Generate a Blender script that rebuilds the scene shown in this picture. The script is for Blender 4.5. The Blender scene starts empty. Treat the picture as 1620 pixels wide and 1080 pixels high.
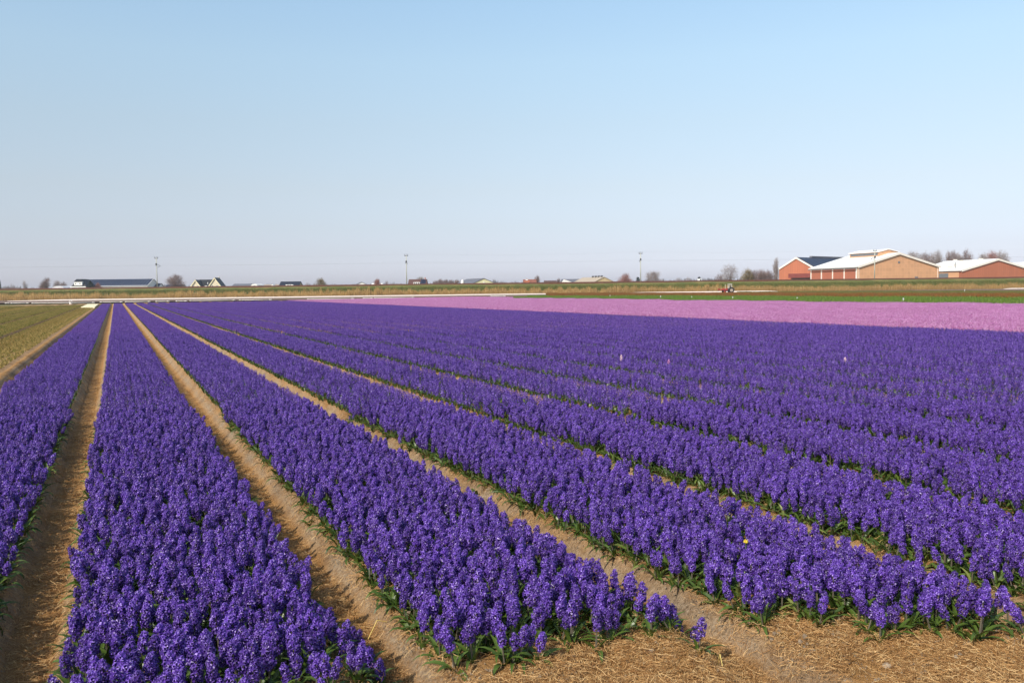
import bpy, math, random
import numpy as np
from mathutils import Vector, Matrix, Euler, noise as mnoise

SC = bpy.context.scene
COL = SC.collection
R = math.radians

# ------------------------------------------------------------------ camera
# rows of flowers run along world +Y; the camera looks 25 degrees to the right of them
FPX = 1350.0
CAMH = 1.655
M3 = np.array([[0.90687717, 0.03651027, -0.41981043],
               [-0.42123372, 0.05097733, -0.90551834],
               [-0.01165990, 0.99803222, 0.06160953]])
cam = bpy.data.cameras.new("camera")
cam.sensor_width = 36.0
cam.lens = FPX / 1620.0 * 36.0
cam.clip_start = 0.05
cam.clip_end = 20000
camo = bpy.data.objects.new("camera", cam)
COL.objects.link(camo)
mw = Matrix([list(r) for r in M3]).to_4x4()
mw.translation = (0, 0, CAMH)
camo.matrix_world = mw
SC.camera = camo

FH = np.array([M3[0][2], M3[1][2]]) * -1
FH /= np.linalg.norm(FH)                  # horizontal forward
RH = np.array([FH[1], -FH[0]])            # horizontal right
YAW = math.atan2(RH[1], RH[0])

# ------------------------------------------------------------------ world, sun, exposure
SUN_EL = R(40)
la = R(52)
LDIR = RH * math.cos(la) + FH * math.sin(la)      # the way the sunlight travels over the ground
SUNP = -LDIR
world = bpy.data.worlds.new("World")
SC.world = world
world.use_nodes = True
wn = world.node_tree.nodes
wl = world.node_tree.links
wn.clear()
sky = wn.new("ShaderNodeTexSky")
sky.sky_type = 'NISHITA'
sky.sun_disc = False
sky.sun_elevation = SUN_EL
sky.sun_rotation = math.atan2(SUNP[0], SUNP[1])
sky.altitude = 0
sky.air_density = 1.0
sky.dust_density = 0.8
sky.ozone_density = 3.0
bg = wn.new("ShaderNodeBackground")
bg.inputs[1].default_value = 0.15
wo = wn.new("ShaderNodeOutputWorld")
# the clear spring sky is a little hazy and lavender towards the horizon, all the way round
geo = wn.new("ShaderNodeTexCoord")
sep = wn.new("ShaderNodeSeparateXYZ")
wl.new(geo.outputs['Generated'], sep.inputs[0])
rmp = wn.new("ShaderNodeValToRGB")
RST = ((0.0, (0.55, 0.545, 0.75)), (0.02, (0.53, 0.52, 0.705)), (0.042, (0.51, 0.47, 0.58)), (0.071, (0.56, 0.485, 0.515)),
       (0.114, (0.67, 0.545, 0.497)), (0.184, (0.82, 0.675, 0.555)), (0.251, (0.95, 0.82, 0.655)), (0.33, (1.0, 0.92, 0.755)))
els = rmp.color_ramp.elements
while len(els) < len(RST):
    els.new(0.5)
for e, (p_, c_) in zip(els, RST):
    e.position = p_
    e.color = (*c_, 1)
wl.new(sep.outputs[2], rmp.inputs[0])
tint = wn.new("ShaderNodeMix")
tint.data_type = 'RGBA'
tint.blend_type = 'MULTIPLY'
tint.inputs[0].default_value = 1.0
wl.new(sky.outputs[0], tint.inputs[6])
wl.new(rmp.outputs[0], tint.inputs[7])
wl.new(tint.outputs[2], bg.inputs[0])
wl.new(bg.outputs[0], wo.inputs[0])

sun = bpy.data.lights.new("sun", 'SUN')
sun.energy = 2.7
sun.angle = R(0.53)
sun.color = (1.0, 0.93, 0.82)
suno = bpy.data.objects.new("sun", sun)
COL.objects.link(suno)
ldir3 = Vector((LDIR[0] * math.cos(SUN_EL), LDIR[1] * math.cos(SUN_EL), -math.sin(SUN_EL)))
suno.rotation_euler = ldir3.to_track_quat('-Z', 'Y').to_euler()
suno.location = (-20, -10, 30)

SC.view_settings.view_transform = 'Standard'
SC.view_settings.look = 'None'
SC.view_settings.exposure = 0.85
SC.view_settings.gamma = 1.0
SC.view_settings.use_curve_mapping = False
SC.cycles.max_bounces = 5
SC.cycles.diffuse_bounces = 2
SC.cycles.glossy_bounces = 2
SC.cycles.transmission_bounces = 3
SC.cycles.caustics_reflective = False
SC.cycles.caustics_refractive = False

# ------------------------------------------------------------------ helpers
rnd = random.Random(7)
npr = np.random.default_rng(11)


def ray(px, py):
    return M3 @ np.array([(px - 810) / FPX, (540 - py) / FPX, -1.0])


def on_plane(px, py, z):
    d = ray(px, py)
    return np.array([0, 0, CAMH]) + d * ((z - CAMH) / d[2])


def at(px, py, depth):
    return np.array([0, 0, CAMH]) + ray(px, py) * depth


def zat(px, py, depth):
    return float(at(px, py, depth)[2])


def mat(name, build):
    m = bpy.data.materials.new(name)
    m.use_nodes = True
    nt = m.node_tree
    for n in list(nt.nodes):
        nt.nodes.remove(n)
    out = nt.nodes.new("ShaderNodeOutputMaterial")
    sh = build(nt)
    nt.links.new(sh, out.inputs[0])
    return m


def N(nt, t, **kw):
    n = nt.nodes.new(t)
    for k, v in kw.items():
        if k.startswith('i_'):
            n.inputs[k[2:].replace('_', ' ')].default_value = v
        else:
            setattr(n, k, v)
    return n


def L(nt, a, b):
    nt.links.new(a, b)


def ramp(nt, fac, stops):
    r = nt.nodes.new("ShaderNodeValToRGB")
    els = r.color_ramp.elements
    while len(els) < len(stops):
        els.new(0.5)
    for e, (p, c) in zip(els, stops):
        e.position = p
        e.color = (*c, 1)
    nt.links.new(fac, r.inputs[0])
    return r.outputs[0]


def mixc(nt, fac, a, b):
    m = nt.nodes.new("ShaderNodeMix")
    m.data_type = 'RGBA'
    for s, v in ((0, fac), (6, a), (7, b)):
        if hasattr(v, 'is_linked') or hasattr(v, 'links'):
            nt.links.new(v, m.inputs[s])
        else:
            m.inputs[s].default_value = v if s == 0 else (*v, 1)
    return m.outputs[2]


def pbsdf(nt, col, rough=0.7, spec=0.3, bump=None, metal=0.0):
    p = nt.nodes.new("ShaderNodeBsdfPrincipled")
    if hasattr(col, 'links'):
        nt.links.new(col, p.inputs['Base Color'])
    else:
        p.inputs['Base Color'].default_value = (*col, 1)
    p.inputs['Roughness'].default_value = rough
    p.inputs['Specular IOR Level'].default_value = spec
    p.inputs['Metallic'].default_value = metal
    if bump is not None:
        nt.links.new(bump, p.inputs['Normal'])
    return p.outputs[0]


def noisefac(nt, scale, detail=4, rough=0.6, coord='Object', stretch=None):
    tc = nt.nodes.new("ShaderNodeTexCoord")
    src = tc.outputs[coord]
    if stretch:
        mp = nt.nodes.new("ShaderNodeMapping")
        mp.inputs['Scale'].default_value = stretch
        nt.links.new(src, mp.inputs[0])
        src = mp.outputs[0]
    n = nt.nodes.new("ShaderNodeTexNoise")
    n.inputs['Scale'].default_value = scale
    n.inputs['Detail'].default_value = detail
    n.inputs['Roughness'].default_value = rough
    nt.links.new(src, n.inputs['Vector'])
    return n.outputs['Fac']


def bumpn(nt, fac, strength=0.3, dist=0.01):
    b = nt.nodes.new("ShaderNodeBump")
    b.inputs['Strength'].default_value = strength
    b.inputs['Distance'].default_value = dist
    nt.links.new(fac, b.inputs['Height'])
    return b.outputs[0]


def plain(name, col, rough=0.7, spec=0.3, var=0.12, scale=3.0, metal=0.0):
    """solid colour with a little procedural mottling"""
    def b(nt):
        f = noisefac(nt, scale, 4)
        lo = tuple(c * (1 - var) for c in col)
        hi = tuple(min(1, c * (1 + var)) for c in col)
        return pbsdf(nt, ramp(nt, f, [(0.3, lo), (0.7, hi)]), rough, spec, metal=metal)
    return mat(name, b)


def petal(name, stops, transl=0.3, pervar=0.0):
    """flower tissue: colour varies from floret to floret (mesh islands) and plant to plant"""
    def b(nt):
        g = nt.nodes.new("ShaderNodeNewGeometry")
        col = ramp(nt, g.outputs['Random Per Island'], stops)
        if pervar:
            oi = nt.nodes.new("ShaderNodeObjectInfo")
            mr = nt.nodes.new("ShaderNodeMapRange")
            mr.inputs['To Min'].default_value = 1 - pervar
            mr.inputs['To Max'].default_value = 1 + pervar
            nt.links.new(oi.outputs['Random'], mr.inputs[0])
            hs = nt.nodes.new("ShaderNodeHueSaturation")
            nt.links.new(mr.outputs[0], hs.inputs['Value'])
            nt.links.new(col, hs.inputs['Color'])
            col = hs.outputs[0]
        p = pbsdf(nt, col, 0.38, 0.35)
        t = nt.nodes.new("ShaderNodeBsdfTranslucent")
        nt.links.new(col, t.inputs[0])
        mx = nt.nodes.new("ShaderNodeMixShader")
        mx.inputs[0].default_value = transl
        nt.links.new(p, mx.inputs[1])
        nt.links.new(t.outputs[0], mx.inputs[2])
        return mx.outputs[0]
    return mat(name, b)


class MB:
    """collects faces, builds one mesh"""

    def __init__(s):
        s.v = []
        s.f = []
        s.m = []

    def add(s, vs, fs, mi=0):
        o = len(s.v)
        s.v.extend([tuple(float(c) for c in p) for p in vs])
        for q in fs:
            s.f.append(tuple(i + o for i in q))
            s.m.append(mi)

    def box(s, x0, x1, y0, y1, z0, z1, mi=0):
        s.add([(x0, y0, z0), (x1, y0, z0), (x1, y1, z0), (x0, y1, z0),
               (x0, y0, z1), (x1, y0, z1), (x1, y1, z1), (x0, y1, z1)],
              [(0, 3, 2, 1), (4, 5, 6, 7), (0, 1, 5, 4), (1, 2, 6, 5), (2, 3, 7, 6), (3, 0, 4, 7)], mi)

    def tube(s, p0, p1, r0, r1, n=5, mi=0, cap=True):
        p0 = Vector(p0)
        p1 = Vector(p1)
        d = (p1 - p0)
        if d.length < 1e-7:
            return
        d.normalize()
        a = d.orthogonal().normalized()
        b = d.cross(a)
        vs = []
        for p, r in ((p0, r0), (p1, r1)):
            for i in range(n):
                t = 2 * math.pi * i / n
                vs.append(p + a * math.cos(t) * r + b * math.sin(t) * r)
        fs = [(i, (i + 1) % n, n + (i + 1) % n, n + i) for i in range(n)]
        if cap:
            fs.append(tuple(range(n - 1, -1, -1)))
            fs.append(tuple(range(n, 2 * n)))
        s.add(vs, fs, mi)

    def prism(s, prof, y0, y1, mi=0):
        """profile of (x, z) points extruded along y"""
        n = len(prof)
        vs = [(x, y0, z) for x, z in prof] + [(x, y1, z) for x, z in prof]
        fs = [(i, (i + 1) % n, n + (i + 1) % n, n + i) for i in range(n)]
        fs = [tuple(reversed(q)) for q in fs]
        fs.append(tuple(range(n)))
        fs.append(tuple(range(2 * n - 1, n - 1, -1)))
        s.add(vs, fs, mi)

    def disc(s, c, axis, r, w, n=18, mi=0):
        c = Vector(c)
        ax = Vector(axis).normalized()
        s.tube(c - ax * w / 2, c + ax * w / 2, r, r, n, mi)

    def mesh(s, name, mats, smooth=False):
        me = bpy.data.meshes.new(name)
        me.from_pydata(s.v, [], s.f)
        for m in (mats if isinstance(mats, (list, tuple)) else [mats]):
            me.materials.append(m)
        if any(s.m):
            me.polygons.foreach_set('material_index', s.m)
        if smooth:
            me.polygons.foreach_set('use_smooth', [True] * len(s.f))
        me.update()
        return me

    def build(s, name, mats, parent=None, smooth=False):
        return link(name, s.mesh(name, mats, smooth), parent)


def link(name, data, parent=None):
    o = bpy.data.objects.new(name, data)
    COL.objects.link(o)
    if parent is not None:
        o.parent = parent
    return o


def tag(o, label=None, cat=None, group=None, kind=None):
    if label:
        o['label'] = label
    if cat:
        o['category'] = cat
    if group:
        o['group'] = group
    if kind:
        o['kind'] = kind
    return o


def thing(name, label, cat, loc, rz=0.0, group=None):
    o = link(name, None)
    o.empty_display_size = 0.1
    o.location = [float(c) for c in loc]
    o.rotation_euler = (0, 0, rz)
    return tag(o, label, cat, group)


def scatter(name, variants, pts, rot, scl, vi, label, cat):
    """one 'stuff' object: points carrying rotation/scale/variant, instanced with geometry nodes"""
    me = bpy.data.meshes.new(name)
    n = len(pts)
    me.vertices.add(n)
    me.vertices.foreach_set('co', np.asarray(pts, dtype=np.float32).ravel())
    a = me.attributes.new('rot', 'FLOAT_VECTOR', 'POINT')
    a.data.foreach_set('vector', np.asarray(rot, dtype=np.float32).ravel())
    a = me.attributes.new('scl', 'FLOAT_VECTOR', 'POINT')
    a.data.foreach_set('vector', np.asarray(scl, dtype=np.float32).ravel())
    a = me.attributes.new('vi', 'INT', 'POINT')
    a.data.foreach_set('value', np.asarray(vi, dtype=np.int32))
    o = link(name, me)
    ng = bpy.data.node_groups.new(name, 'GeometryNodeTree')
    ng.interface.new_socket("Geometry", in_out='INPUT', socket_type='NodeSocketGeometry')
    ng.interface.new_socket("Geometry", in_out='OUTPUT', socket_type='NodeSocketGeometry')
    gi = ng.nodes.new("NodeGroupInput")
    go = ng.nodes.new("NodeGroupOutput")
    jn = ng.nodes.new("GeometryNodeJoinGeometry")

    def attr(nm, ty):
        x = ng.nodes.new("GeometryNodeInputNamedAttribute")
        x.data_type = ty
        x.inputs[0].default_value = nm
        return x.outputs[0]
    ar, asx, av = attr('rot', 'FLOAT_VECTOR'), attr('scl', 'FLOAT_VECTOR'), attr('vi', 'INT')
    for k, vm in enumerate(variants):
        src = bpy.data.objects.new(name + "_source", vm)
        oi = ng.nodes.new("GeometryNodeObjectInfo")
        oi.inputs['Object'].default_value = src
        oi.inputs['As Instance'].default_value = False
        cp = ng.nodes.new("FunctionNodeCompare")
        cp.data_type = 'INT'
        cp.operation = 'EQUAL'
        ins = [s for s in cp.inputs if s.type == 'INT']
        ng.links.new(av, ins[0])
        ins[1].default_value = k
        ip = ng.nodes.new("GeometryNodeInstanceOnPoints")
        ng.links.new(gi.outputs[0], ip.inputs['Points'])
        ng.links.new(cp.outputs[0], ip.inputs['Selection'])
        ng.links.new(oi.outputs['Geometry'], ip.inputs['Instance'])
        ng.links.new(ar, ip.inputs['Rotation'])
        ng.links.new(asx, ip.inputs['Scale'])
        ng.links.new(ip.outputs[0], jn.inputs[0])
    ng.links.new(jn.outputs[0], go.inputs[0])
    md = o.modifiers.new("scatter", 'NODES')
    md.node_group = ng
    return tag(o, label, cat, kind='stuff')


# ------------------------------------------------------------------ field layout
PITCH = 1.5
BED_L, BED_R = -0.28, 0.91            # flower bed number 0, tops of the flowers
FUR = -0.435                          # furrow centre left of bed 0
K_PURPLE = range(-1, 17)
K_PINK = range(17, 42)


def y_end(x):
    return 138.0 + max(0.0, x - 27.0) * 0.36


def depth_of(x, y):
    return x * FH[0] + y * FH[1]


def side_of(x, y):
    return x * RH[0] + y * RH[1]


CUT_X = (-2.0, -0.3, 0.3, 0.6, 0.9, 1.3, 2.6, 3.0, 3.7, 5.0, 8.0)
CUT_D = (2.9, 2.95, 3.1, 3.28, 3.48, 3.72, 3.95, 3.96, 3.86, 3.78, 3.7)


def cut_depth(x):
    """where the headland starts, as distance ahead of the viewpoint"""
    base = float(np.interp(x, CUT_X, CUT_D))
    return base + 0.05 * math.sin(x * 2.3 + 1.0) + 0.035 * math.sin(x * 7.1)


def ground_h(x, y):
    """bed and furrow relief"""
    u = ((x - FUR) / PITCH)
    d = abs(u - round(u)) * PITCH            # distance to the furrow centre
    if x < -2.3:                              # stubble strips on the left: wider pitch
        d = abs(((x + 3.97) / 1.85) - round((x + 3.97) / 1.85)) * 1.85
    deep = 0.135
    if d < 0.09:
        z = -deep
    elif d < 0.22:
        t = (d - 0.09) / 0.13
        z = -deep * (1 - t * t * (3 - 2 * t))
    else:
        z = 0.0
    dp = depth_of(x, y)
    c = cut_depth(x)
    fade = min(1.0, max(0.0, (dp - (c - 1.6)) / 1.3))
    z = z * (0.45 + 0.55 * fade) - 0.03 * (1 - min(1.0, max(0.0, (dp - c + 0.35) / 0.35)))
    if dp < 25:
        z += 0.022 * mnoise.noise((x * 2.2, y * 1.1, 0.3)) + 0.016 * mnoise.noise((x * 7, y * 6, 2.0)) + 0.007 * mnoise.noise((x * 19, y * 15, 6.0))
    return z


def straw_amount(x, y):
    if x < -2.3:
        return 0.55
    u = ((x - FUR) / PITCH)
    d = abs(u - round(u)) * PITCH
    s = 1.0
    if d < 0.25:
        s = 1.0 - max(0.0, 1 - abs(d - 0.16) / 0.075) * 1.0
    nz = mnoise.noise((x * 3.1, y * 2.0, 5.0))
    return max(0.0, min(1.0, s + 0.35 * nz))


# ---- materials of the ground
def m_soil(nt):
    at_ = N(nt, "ShaderNodeAttribute", attribute_name='straw')
    f1 = noisefac(nt, 38, 6, 0.7)
    f2 = noisefac(nt, 5, 4, 0.6)
    f3 = noisefac(nt, 150, 3, 0.7)
    soil = ramp(nt, f1, [(0.3, (0.15, 0.105, 0.066)), (0.5, (0.34, 0.255, 0.17)), (0.72, (0.52, 0.41, 0.285))])
    straw = ramp(nt, f3, [(0.3, (0.14, 0.062, 0.02)), (0.5, (0.40, 0.205, 0.068)), (0.70, (0.66, 0.39, 0.15))])
    mm = N(nt, "ShaderNodeMath", operation='MULTIPLY_ADD')
    L(nt, f2, mm.inputs[0])
    mm.inputs[1].default_value = 1.1
    mm.inputs[2].default_value = -0.55
    ad = N(nt, "ShaderNodeMath", operation='ADD', use_clamp=True)
    L(nt, at_.outputs['Fac'], ad.inputs[0])
    L(nt, mm.outputs[0], ad.inputs[1])
    col = mixc(nt, ad.outputs[0], soil, straw)
    damp = ramp(nt, noisefac(nt, 1.7, 5, .65), [(0.36, (0.62, 0.58, 0.55)), (0.56, (1, 1, 1))])
    mm2 = N(nt, "ShaderNodeMix", data_type='RGBA', blend_type='MULTIPLY')
    mm2.inputs[0].default_value = 0.8
    L(nt, col, mm2.inputs[6])
    L(nt, damp, mm2.inputs[7])
    col = mm2.outputs[2]
    b = bumpn(nt, f1, 1.0, 0.03)
    return pbsdf(nt, col, 0.9, 0.15, b)


M_SOIL = mat("soil_and_straw", m_soil)


def m_farground(nt):
    f = noisefac(nt, 0.05, 5, 0.6)
    f2 = noisefac(nt, 1.2, 4, 0.7)
    a = ramp(nt, f, [(0.3, (0.10, 0.105, 0.03)), (0.7, (0.20, 0.15, 0.06))])
    b = ramp(nt, f2, [(0.3, (0.07, 0.085, 0.025)), (0.7, (0.24, 0.18, 0.08))])
    return pbsdf(nt, mixc(nt, 0.5, a, b), 0.9, 0.1)


M_FAR = mat("far_ground", m_farground)

# far ground sheet to the horizon
g = MB()
S = 9000
g.add([(-S, -S, -0.30), (S, -S, -0.30), (S, S, -0.30), (-S, S, -0.30)], [(0, 1, 2, 3)])
tag(g.build("ground", M_FAR), "flat olive farmland reaching to the horizon", "ground", kind='structure')

# cultivated field with beds and furrows
xs = []
x = -14.0
while x < 27.5:
    xs.append(x)
    x += 0.065 if x < 12 else 0.125
xs += [28, 40, 64, 90]
ys = []
y = -3.0
while y < 160:
    ys.append(y)
    dp = y
    y += 0.10 if y < 13 else (0.5 if y < 30 else 4.0)
vs = np.zeros((len(ys), len(xs), 3))
st = np.zeros((len(ys), len(xs)))
for j, y in enumerate(ys):
    for i, x in enumerate(xs):
        vs[j, i] = (x, y, ground_h(x, y) if x < 27.5 else -0.02)
        st[j, i] = straw_amount(x, y)
nx = len(xs)
fs = [(j * nx + i, j * nx + i + 1, (j + 1) * nx + i + 1, (j + 1) * nx + i)
      for j in range(len(ys) - 1) for i in range(nx - 1)]
me = bpy.data.meshes.new("field")
me.from_pydata([tuple(p) for p in vs.reshape(-1, 3)], [], fs)
a = me.attributes.new('straw', 'FLOAT', 'POINT')
a.data.foreach_set('value', st.ravel().astype(np.float32))
me.materials.append(M_SOIL)
me.polygons.foreach_set('use_smooth', [True] * len(fs))
field = link("field", me)
tag(field, "sandy bulb field with straw littered furrows between the flower beds", "field", kind='structure')

# ------------------------------------------------------------------ hyacinths
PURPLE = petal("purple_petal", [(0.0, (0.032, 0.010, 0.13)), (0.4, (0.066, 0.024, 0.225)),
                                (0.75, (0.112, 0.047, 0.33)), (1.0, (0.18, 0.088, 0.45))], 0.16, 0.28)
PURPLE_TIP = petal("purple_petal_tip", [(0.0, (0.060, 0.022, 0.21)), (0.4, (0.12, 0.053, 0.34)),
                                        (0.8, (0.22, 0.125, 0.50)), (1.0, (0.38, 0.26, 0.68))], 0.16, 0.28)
PURPLE_T = petal("purple_petal_bed", [(0.0, (0.035, 0.011, 0.145)), (0.35, (0.074, 0.027, 0.26)),
                                      (0.7, (0.13, 0.056, 0.37)), (0.9, (0.22, 0.12, 0.52)), (1.0, (0.38, 0.26, 0.68))], 0.14)
PURPLE_D = petal("purple_petal_deep", [(0.0, (0.020, 0.006, 0.085)), (0.6, (0.048, 0.017, 0.17)), (1.0, (0.10, 0.042, 0.29))], 0.14)
PURPLE_L = petal("purple_petal_light", [(0.0, (0.066, 0.025, 0.235)), (0.6, (0.14, 0.064, 0.39)), (1.0, (0.32, 0.20, 0.61))], 0.14)
PINK = petal("pink_petal", [(0.0, (0.36, 0.085, 0.28)), (0.4, (0.52, 0.20, 0.49)),
                            (0.8, (0.66, 0.32, 0.62)), (1.0, (0.82, 0.52, 0.76))], 0.25)
PINK_D = petal("pink_petal_deep", [(0.0, (0.22, 0.035, 0.15)), (0.6, (0.40, 0.11, 0.32)), (1.0, (0.55, 0.2, 0.45))], 0.25)
PINK_L = petal("pink_petal_light", [(0.0, (0.50, 0.22, 0.48)), (0.6, (0.68, 0.35, 0.63)), (1.0, (0.84, 0.56, 0.78))], 0.25)
PALE = petal("pale_pink_petal", [(0.0, (0.75, 0.45, 0.55)), (1.0, (0.9, 0.75, 0.78))], 0.3)
YELLOW = petal("yellow_petal", [(0.0, (0.75, 0.50, 0.03)), (1.0, (0.85, 0.65, 0.06))], 0.3)


def leafmat(name, stops, rough=0.4, transl=0.2, spec=0.4):
    def b(nt):
        g_ = nt.nodes.new("ShaderNodeNewGeometry")
        col = ramp(nt, g_.outputs['Random Per Island'], stops)
        p = pbsdf(nt, col, rough, spec)
        t = nt.nodes.new("ShaderNodeBsdfTranslucent")
        nt.links.new(col, t.inputs[0])
        mx = nt.nodes.new("ShaderNodeMixShader")
        mx.inputs[0].default_value = transl
        nt.links.new(p, mx.inputs[1])
        nt.links.new(t.outputs[0], mx.inputs[2])
        return mx.outputs[0]
    return mat(name, b)


LEAF = leafmat("hyacinth_leaf", [(0, (0.035, 0.068, 0.012)), (0.5, (0.065, 0.11, 0.018)), (0.85, (0.11, 0.165, 0.028)),
                                 (1, (0.20, 0.22, 0.06))], 0.38)
STEM = plain("hyacinth_stem", (0.10, 0.085, 0.06), 0.6, 0.3)


def spike_mesh(seed, mb, mi, height, length, nflor, rad=0.0185, mt=None):
    """flower spike: rings of star-shaped florets with six recurved tepals on a short tube"""
    r_ = random.Random(seed)
    z0 = height - length
    ga = 2.39996
    mt = mi if mt is None else mt
    for i in range(nflor):
        t = (i + 0.5) / nflor
        z = z0 + length * t ** 0.95
        ang = i * ga + r_.uniform(-.25, .25)
        taper = 1.0 - 0.34 * max(0, (t - 0.6) / 0.4) ** 1.5 - 0.12 * max(0, (0.2 - t) / 0.2)
        pit = -0.25 + 1.25 * t ** 1.7 + r_.uniform(-.45, .45)
        out = Vector((math.cos(ang) * math.cos(pit), math.sin(ang) * math.cos(pit), math.sin(pit)))
        base = Vector((0, 0, z - 0.004))
        tip = base + out * (rad * taper * r_.uniform(.58, 1.3))
        a = out.orthogonal().normalized()
        b = out.cross(a)
        # tube
        mb.tube(base + out * 0.004, tip, 0.0022, 0.0042 * taper + .001, 4, mi, cap=False)
        sp = r_.uniform(0, 1)
        sc = (.4 + .6 * taper) * r_.uniform(.80, 1.12)
        for k in range(6):
            th = sp + k * math.pi / 3
            d = a * math.cos(th) + b * math.sin(th)
            s = out.cross(d)
            w0 = 0.0022 * sc
            w1 = 0.0036 * sc
            p0 = tip
            p1 = tip + d * 0.0090 * sc + out * (0.0062 + r_.uniform(-.002, .002)) * sc
            p2 = tip + d * r_.uniform(.0155, .0205) * sc + out * r_.uniform(-.006, .005) * sc
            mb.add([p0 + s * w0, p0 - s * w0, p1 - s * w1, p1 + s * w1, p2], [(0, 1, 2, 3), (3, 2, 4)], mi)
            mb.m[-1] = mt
    return mb


def stem_mesh(mb, mi, height):
    mb.tube((0, 0, -0.03), (0, 0, height - 0.012), 0.0055, 0.0035, 5, mi)


def leaf_mesh(mb, mi, seed, ln, ang, lay):
    """strap leaf, channelled, arching outwards; lay 0 upright .. 1 lying"""
    r_ = random.Random(seed)
    w = r_.uniform(.009, .0125)
    n = 5
    ca, sa = math.cos(ang), math.sin(ang)
    pos = Vector((ca * .006, sa * .006, -0.02))
    el = 1.45 - 0.75 * lay
    side = Vector((-sa, ca, 0))
    rows = []
    for i in range(n + 1):
        t = i / n
        ww = w * (0.75 + 0.5 * math.sin(math.pi * min(1, t * 0.9 + .1))) * (1 - t ** 4 * .85)
        upv = Vector((-ca * math.sin(el), -sa * math.sin(el), math.cos(el)))
        rows.append((pos + side * ww + upv * ww * .5, pos.copy(), pos - side * ww + upv * ww * .5))
        stp = ln / n
        pos = pos + Vector((ca * math.cos(el), sa * math.cos(el), math.sin(el))) * stp
        el -= (0.12 + 0.26 * lay) * (1 + .8 * t) * r_.uniform(.7, 1.2)
    vs_ = [p for rw in rows for p in rw]
    fs_ = []
    for i in range(n):
        o = i * 3
        fs_ += [(o, o + 1, o + 4, o + 3), (o + 1, o + 2, o + 5, o + 4)]
    mb.add(vs_, fs_, mi)


NVAR = 7
HY = []           # variants: dict of part meshes + joined mesh
for v in range(NVAR):
    r_ = random.Random(100 + v)
    h = [0.182, 0.200, 0.170, 0.190, 0.205, 0.160, 0.186][v]
    ln = [0.088, 0.098, 0.080, 0.092, 0.100, 0.072, 0.085][v]
    nf = [26, 28, 23, 27, 29, 20, 25][v]
    d = {}
    b = MB()
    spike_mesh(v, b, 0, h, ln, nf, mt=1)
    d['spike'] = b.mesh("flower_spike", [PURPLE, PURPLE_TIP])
    b = MB()
    stem_mesh(b, 0, h)
    d['stem'] = b.mesh("stem", STEM)
    d['leaf'] = []
    nl = 5 if v % 2 else 6
    ls = []
    for k in range(nl):
        ls.append((v * 50 + k, r_.uniform(.11, .17), k * 2 * math.pi / nl + r_.uniform(-.5, .5), r_.uniform(.15, .95)))
    for q in ls:
        b = MB()
        leaf_mesh(b, 0, *q)
        d['leaf'].append(b.mesh("leaf", LEAF, True))
    b = MB()
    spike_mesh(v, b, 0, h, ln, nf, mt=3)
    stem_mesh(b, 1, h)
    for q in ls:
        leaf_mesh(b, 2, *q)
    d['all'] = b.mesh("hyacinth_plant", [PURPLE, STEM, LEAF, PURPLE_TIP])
    HY.append(d)
# a small stunted one and a leaves-only one
b = MB()
for k in range(6):
    leaf_mesh(b, 2, 900 + k, rnd.uniform(.11, .17), k * 1.05 + rnd.uniform(-.3, .3), rnd.uniform(.3, 1.0))
LEAVES_ONLY = b.mesh("hyacinth_leaves", [PURPLE, STEM, LEAF])

NEAR_D = 12.0


def bed_points(k, dmax, spacing=0.071):
    """plant positions of the near part of a bed"""
    xl, xr = BED_L + k * PITCH + 0.065, BED_R + k * PITCH - 0.07
    out = []
    nxp = int((xr - xl) / spacing)
    y = -4.0
    rr = random.Random(500 + k)
    while y < 16.0:
        flare = 0.0
        if k == 0:
            flare = .20 * max(0.0, min(1.0, (4.25 - depth_of(xr, y)) / .3))
        if k == 1:
            flare = .24 * max(0.0, min(1.0, (4.42 - depth_of(xr, y)) / .3))
        for i in range(nxp + 1 + (2 if flare > .12 else 1 if flare > .05 else 0)):
            x = xl + (xr - xl) * i / nxp + rr.uniform(-.03, .03)
            yy = y + rr.uniform(-.034, .034)
            dp = depth_of(x, yy)
            if dp > dmax or dp < cut_depth(x) + rr.uniform(-.10, .14):
                continue
            if abs(side_of(x, yy)) > dp * 0.62 + 2.5:
                continue
            gap = mnoise.noise((x * 5.6, yy * 5.6, 9.0))
            if rr.random() < 0.05 or gap > 0.36:
                if rr.random() < .5:
                    out.append((x, yy, 'leaf'))
                continue
            edge = min(x - xl, xr - x)
            front = dp - cut_depth(x)
            out.append((x, yy, 'edge' if edge < .05 or front < .12 else 'in'))
        y += spacing * 1.02
    # stragglers on the shoulders
    for _ in range(18):
        yy = rr.uniform(-3, 13)
        x = (xl - rr.uniform(.02, .08)) if rr.random() < .6 else (xr + rr.uniform(.01, .05))
        dp = depth_of(x, yy)
        if cut_depth(x) < dp < dmax and abs(side_of(x, yy)) < dp * 0.62 + 2.5:
            out.append((x, yy, 'stray' if rr.random() < .6 else 'leaf'))
    return out


plants = []
for k in range(-2, 9):
    if k < -1:
        continue
    for x, y, kd in bed_points(k, NEAR_D):
        plants.append((depth_of(x, y), k, x, y, kd))


def inframe(x, y, z):
    p = M3.T @ (np.array([x, y, z]) - np.array([0, 0, CAMH]))
    if p[2] > -0.1:
        return False
    u = 810 + FPX * p[0] / -p[2]
    v_ = 540 - FPX * p[1] / -p[2]
    return 0 < u < 1620 and 0 < v_ < 1085


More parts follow.
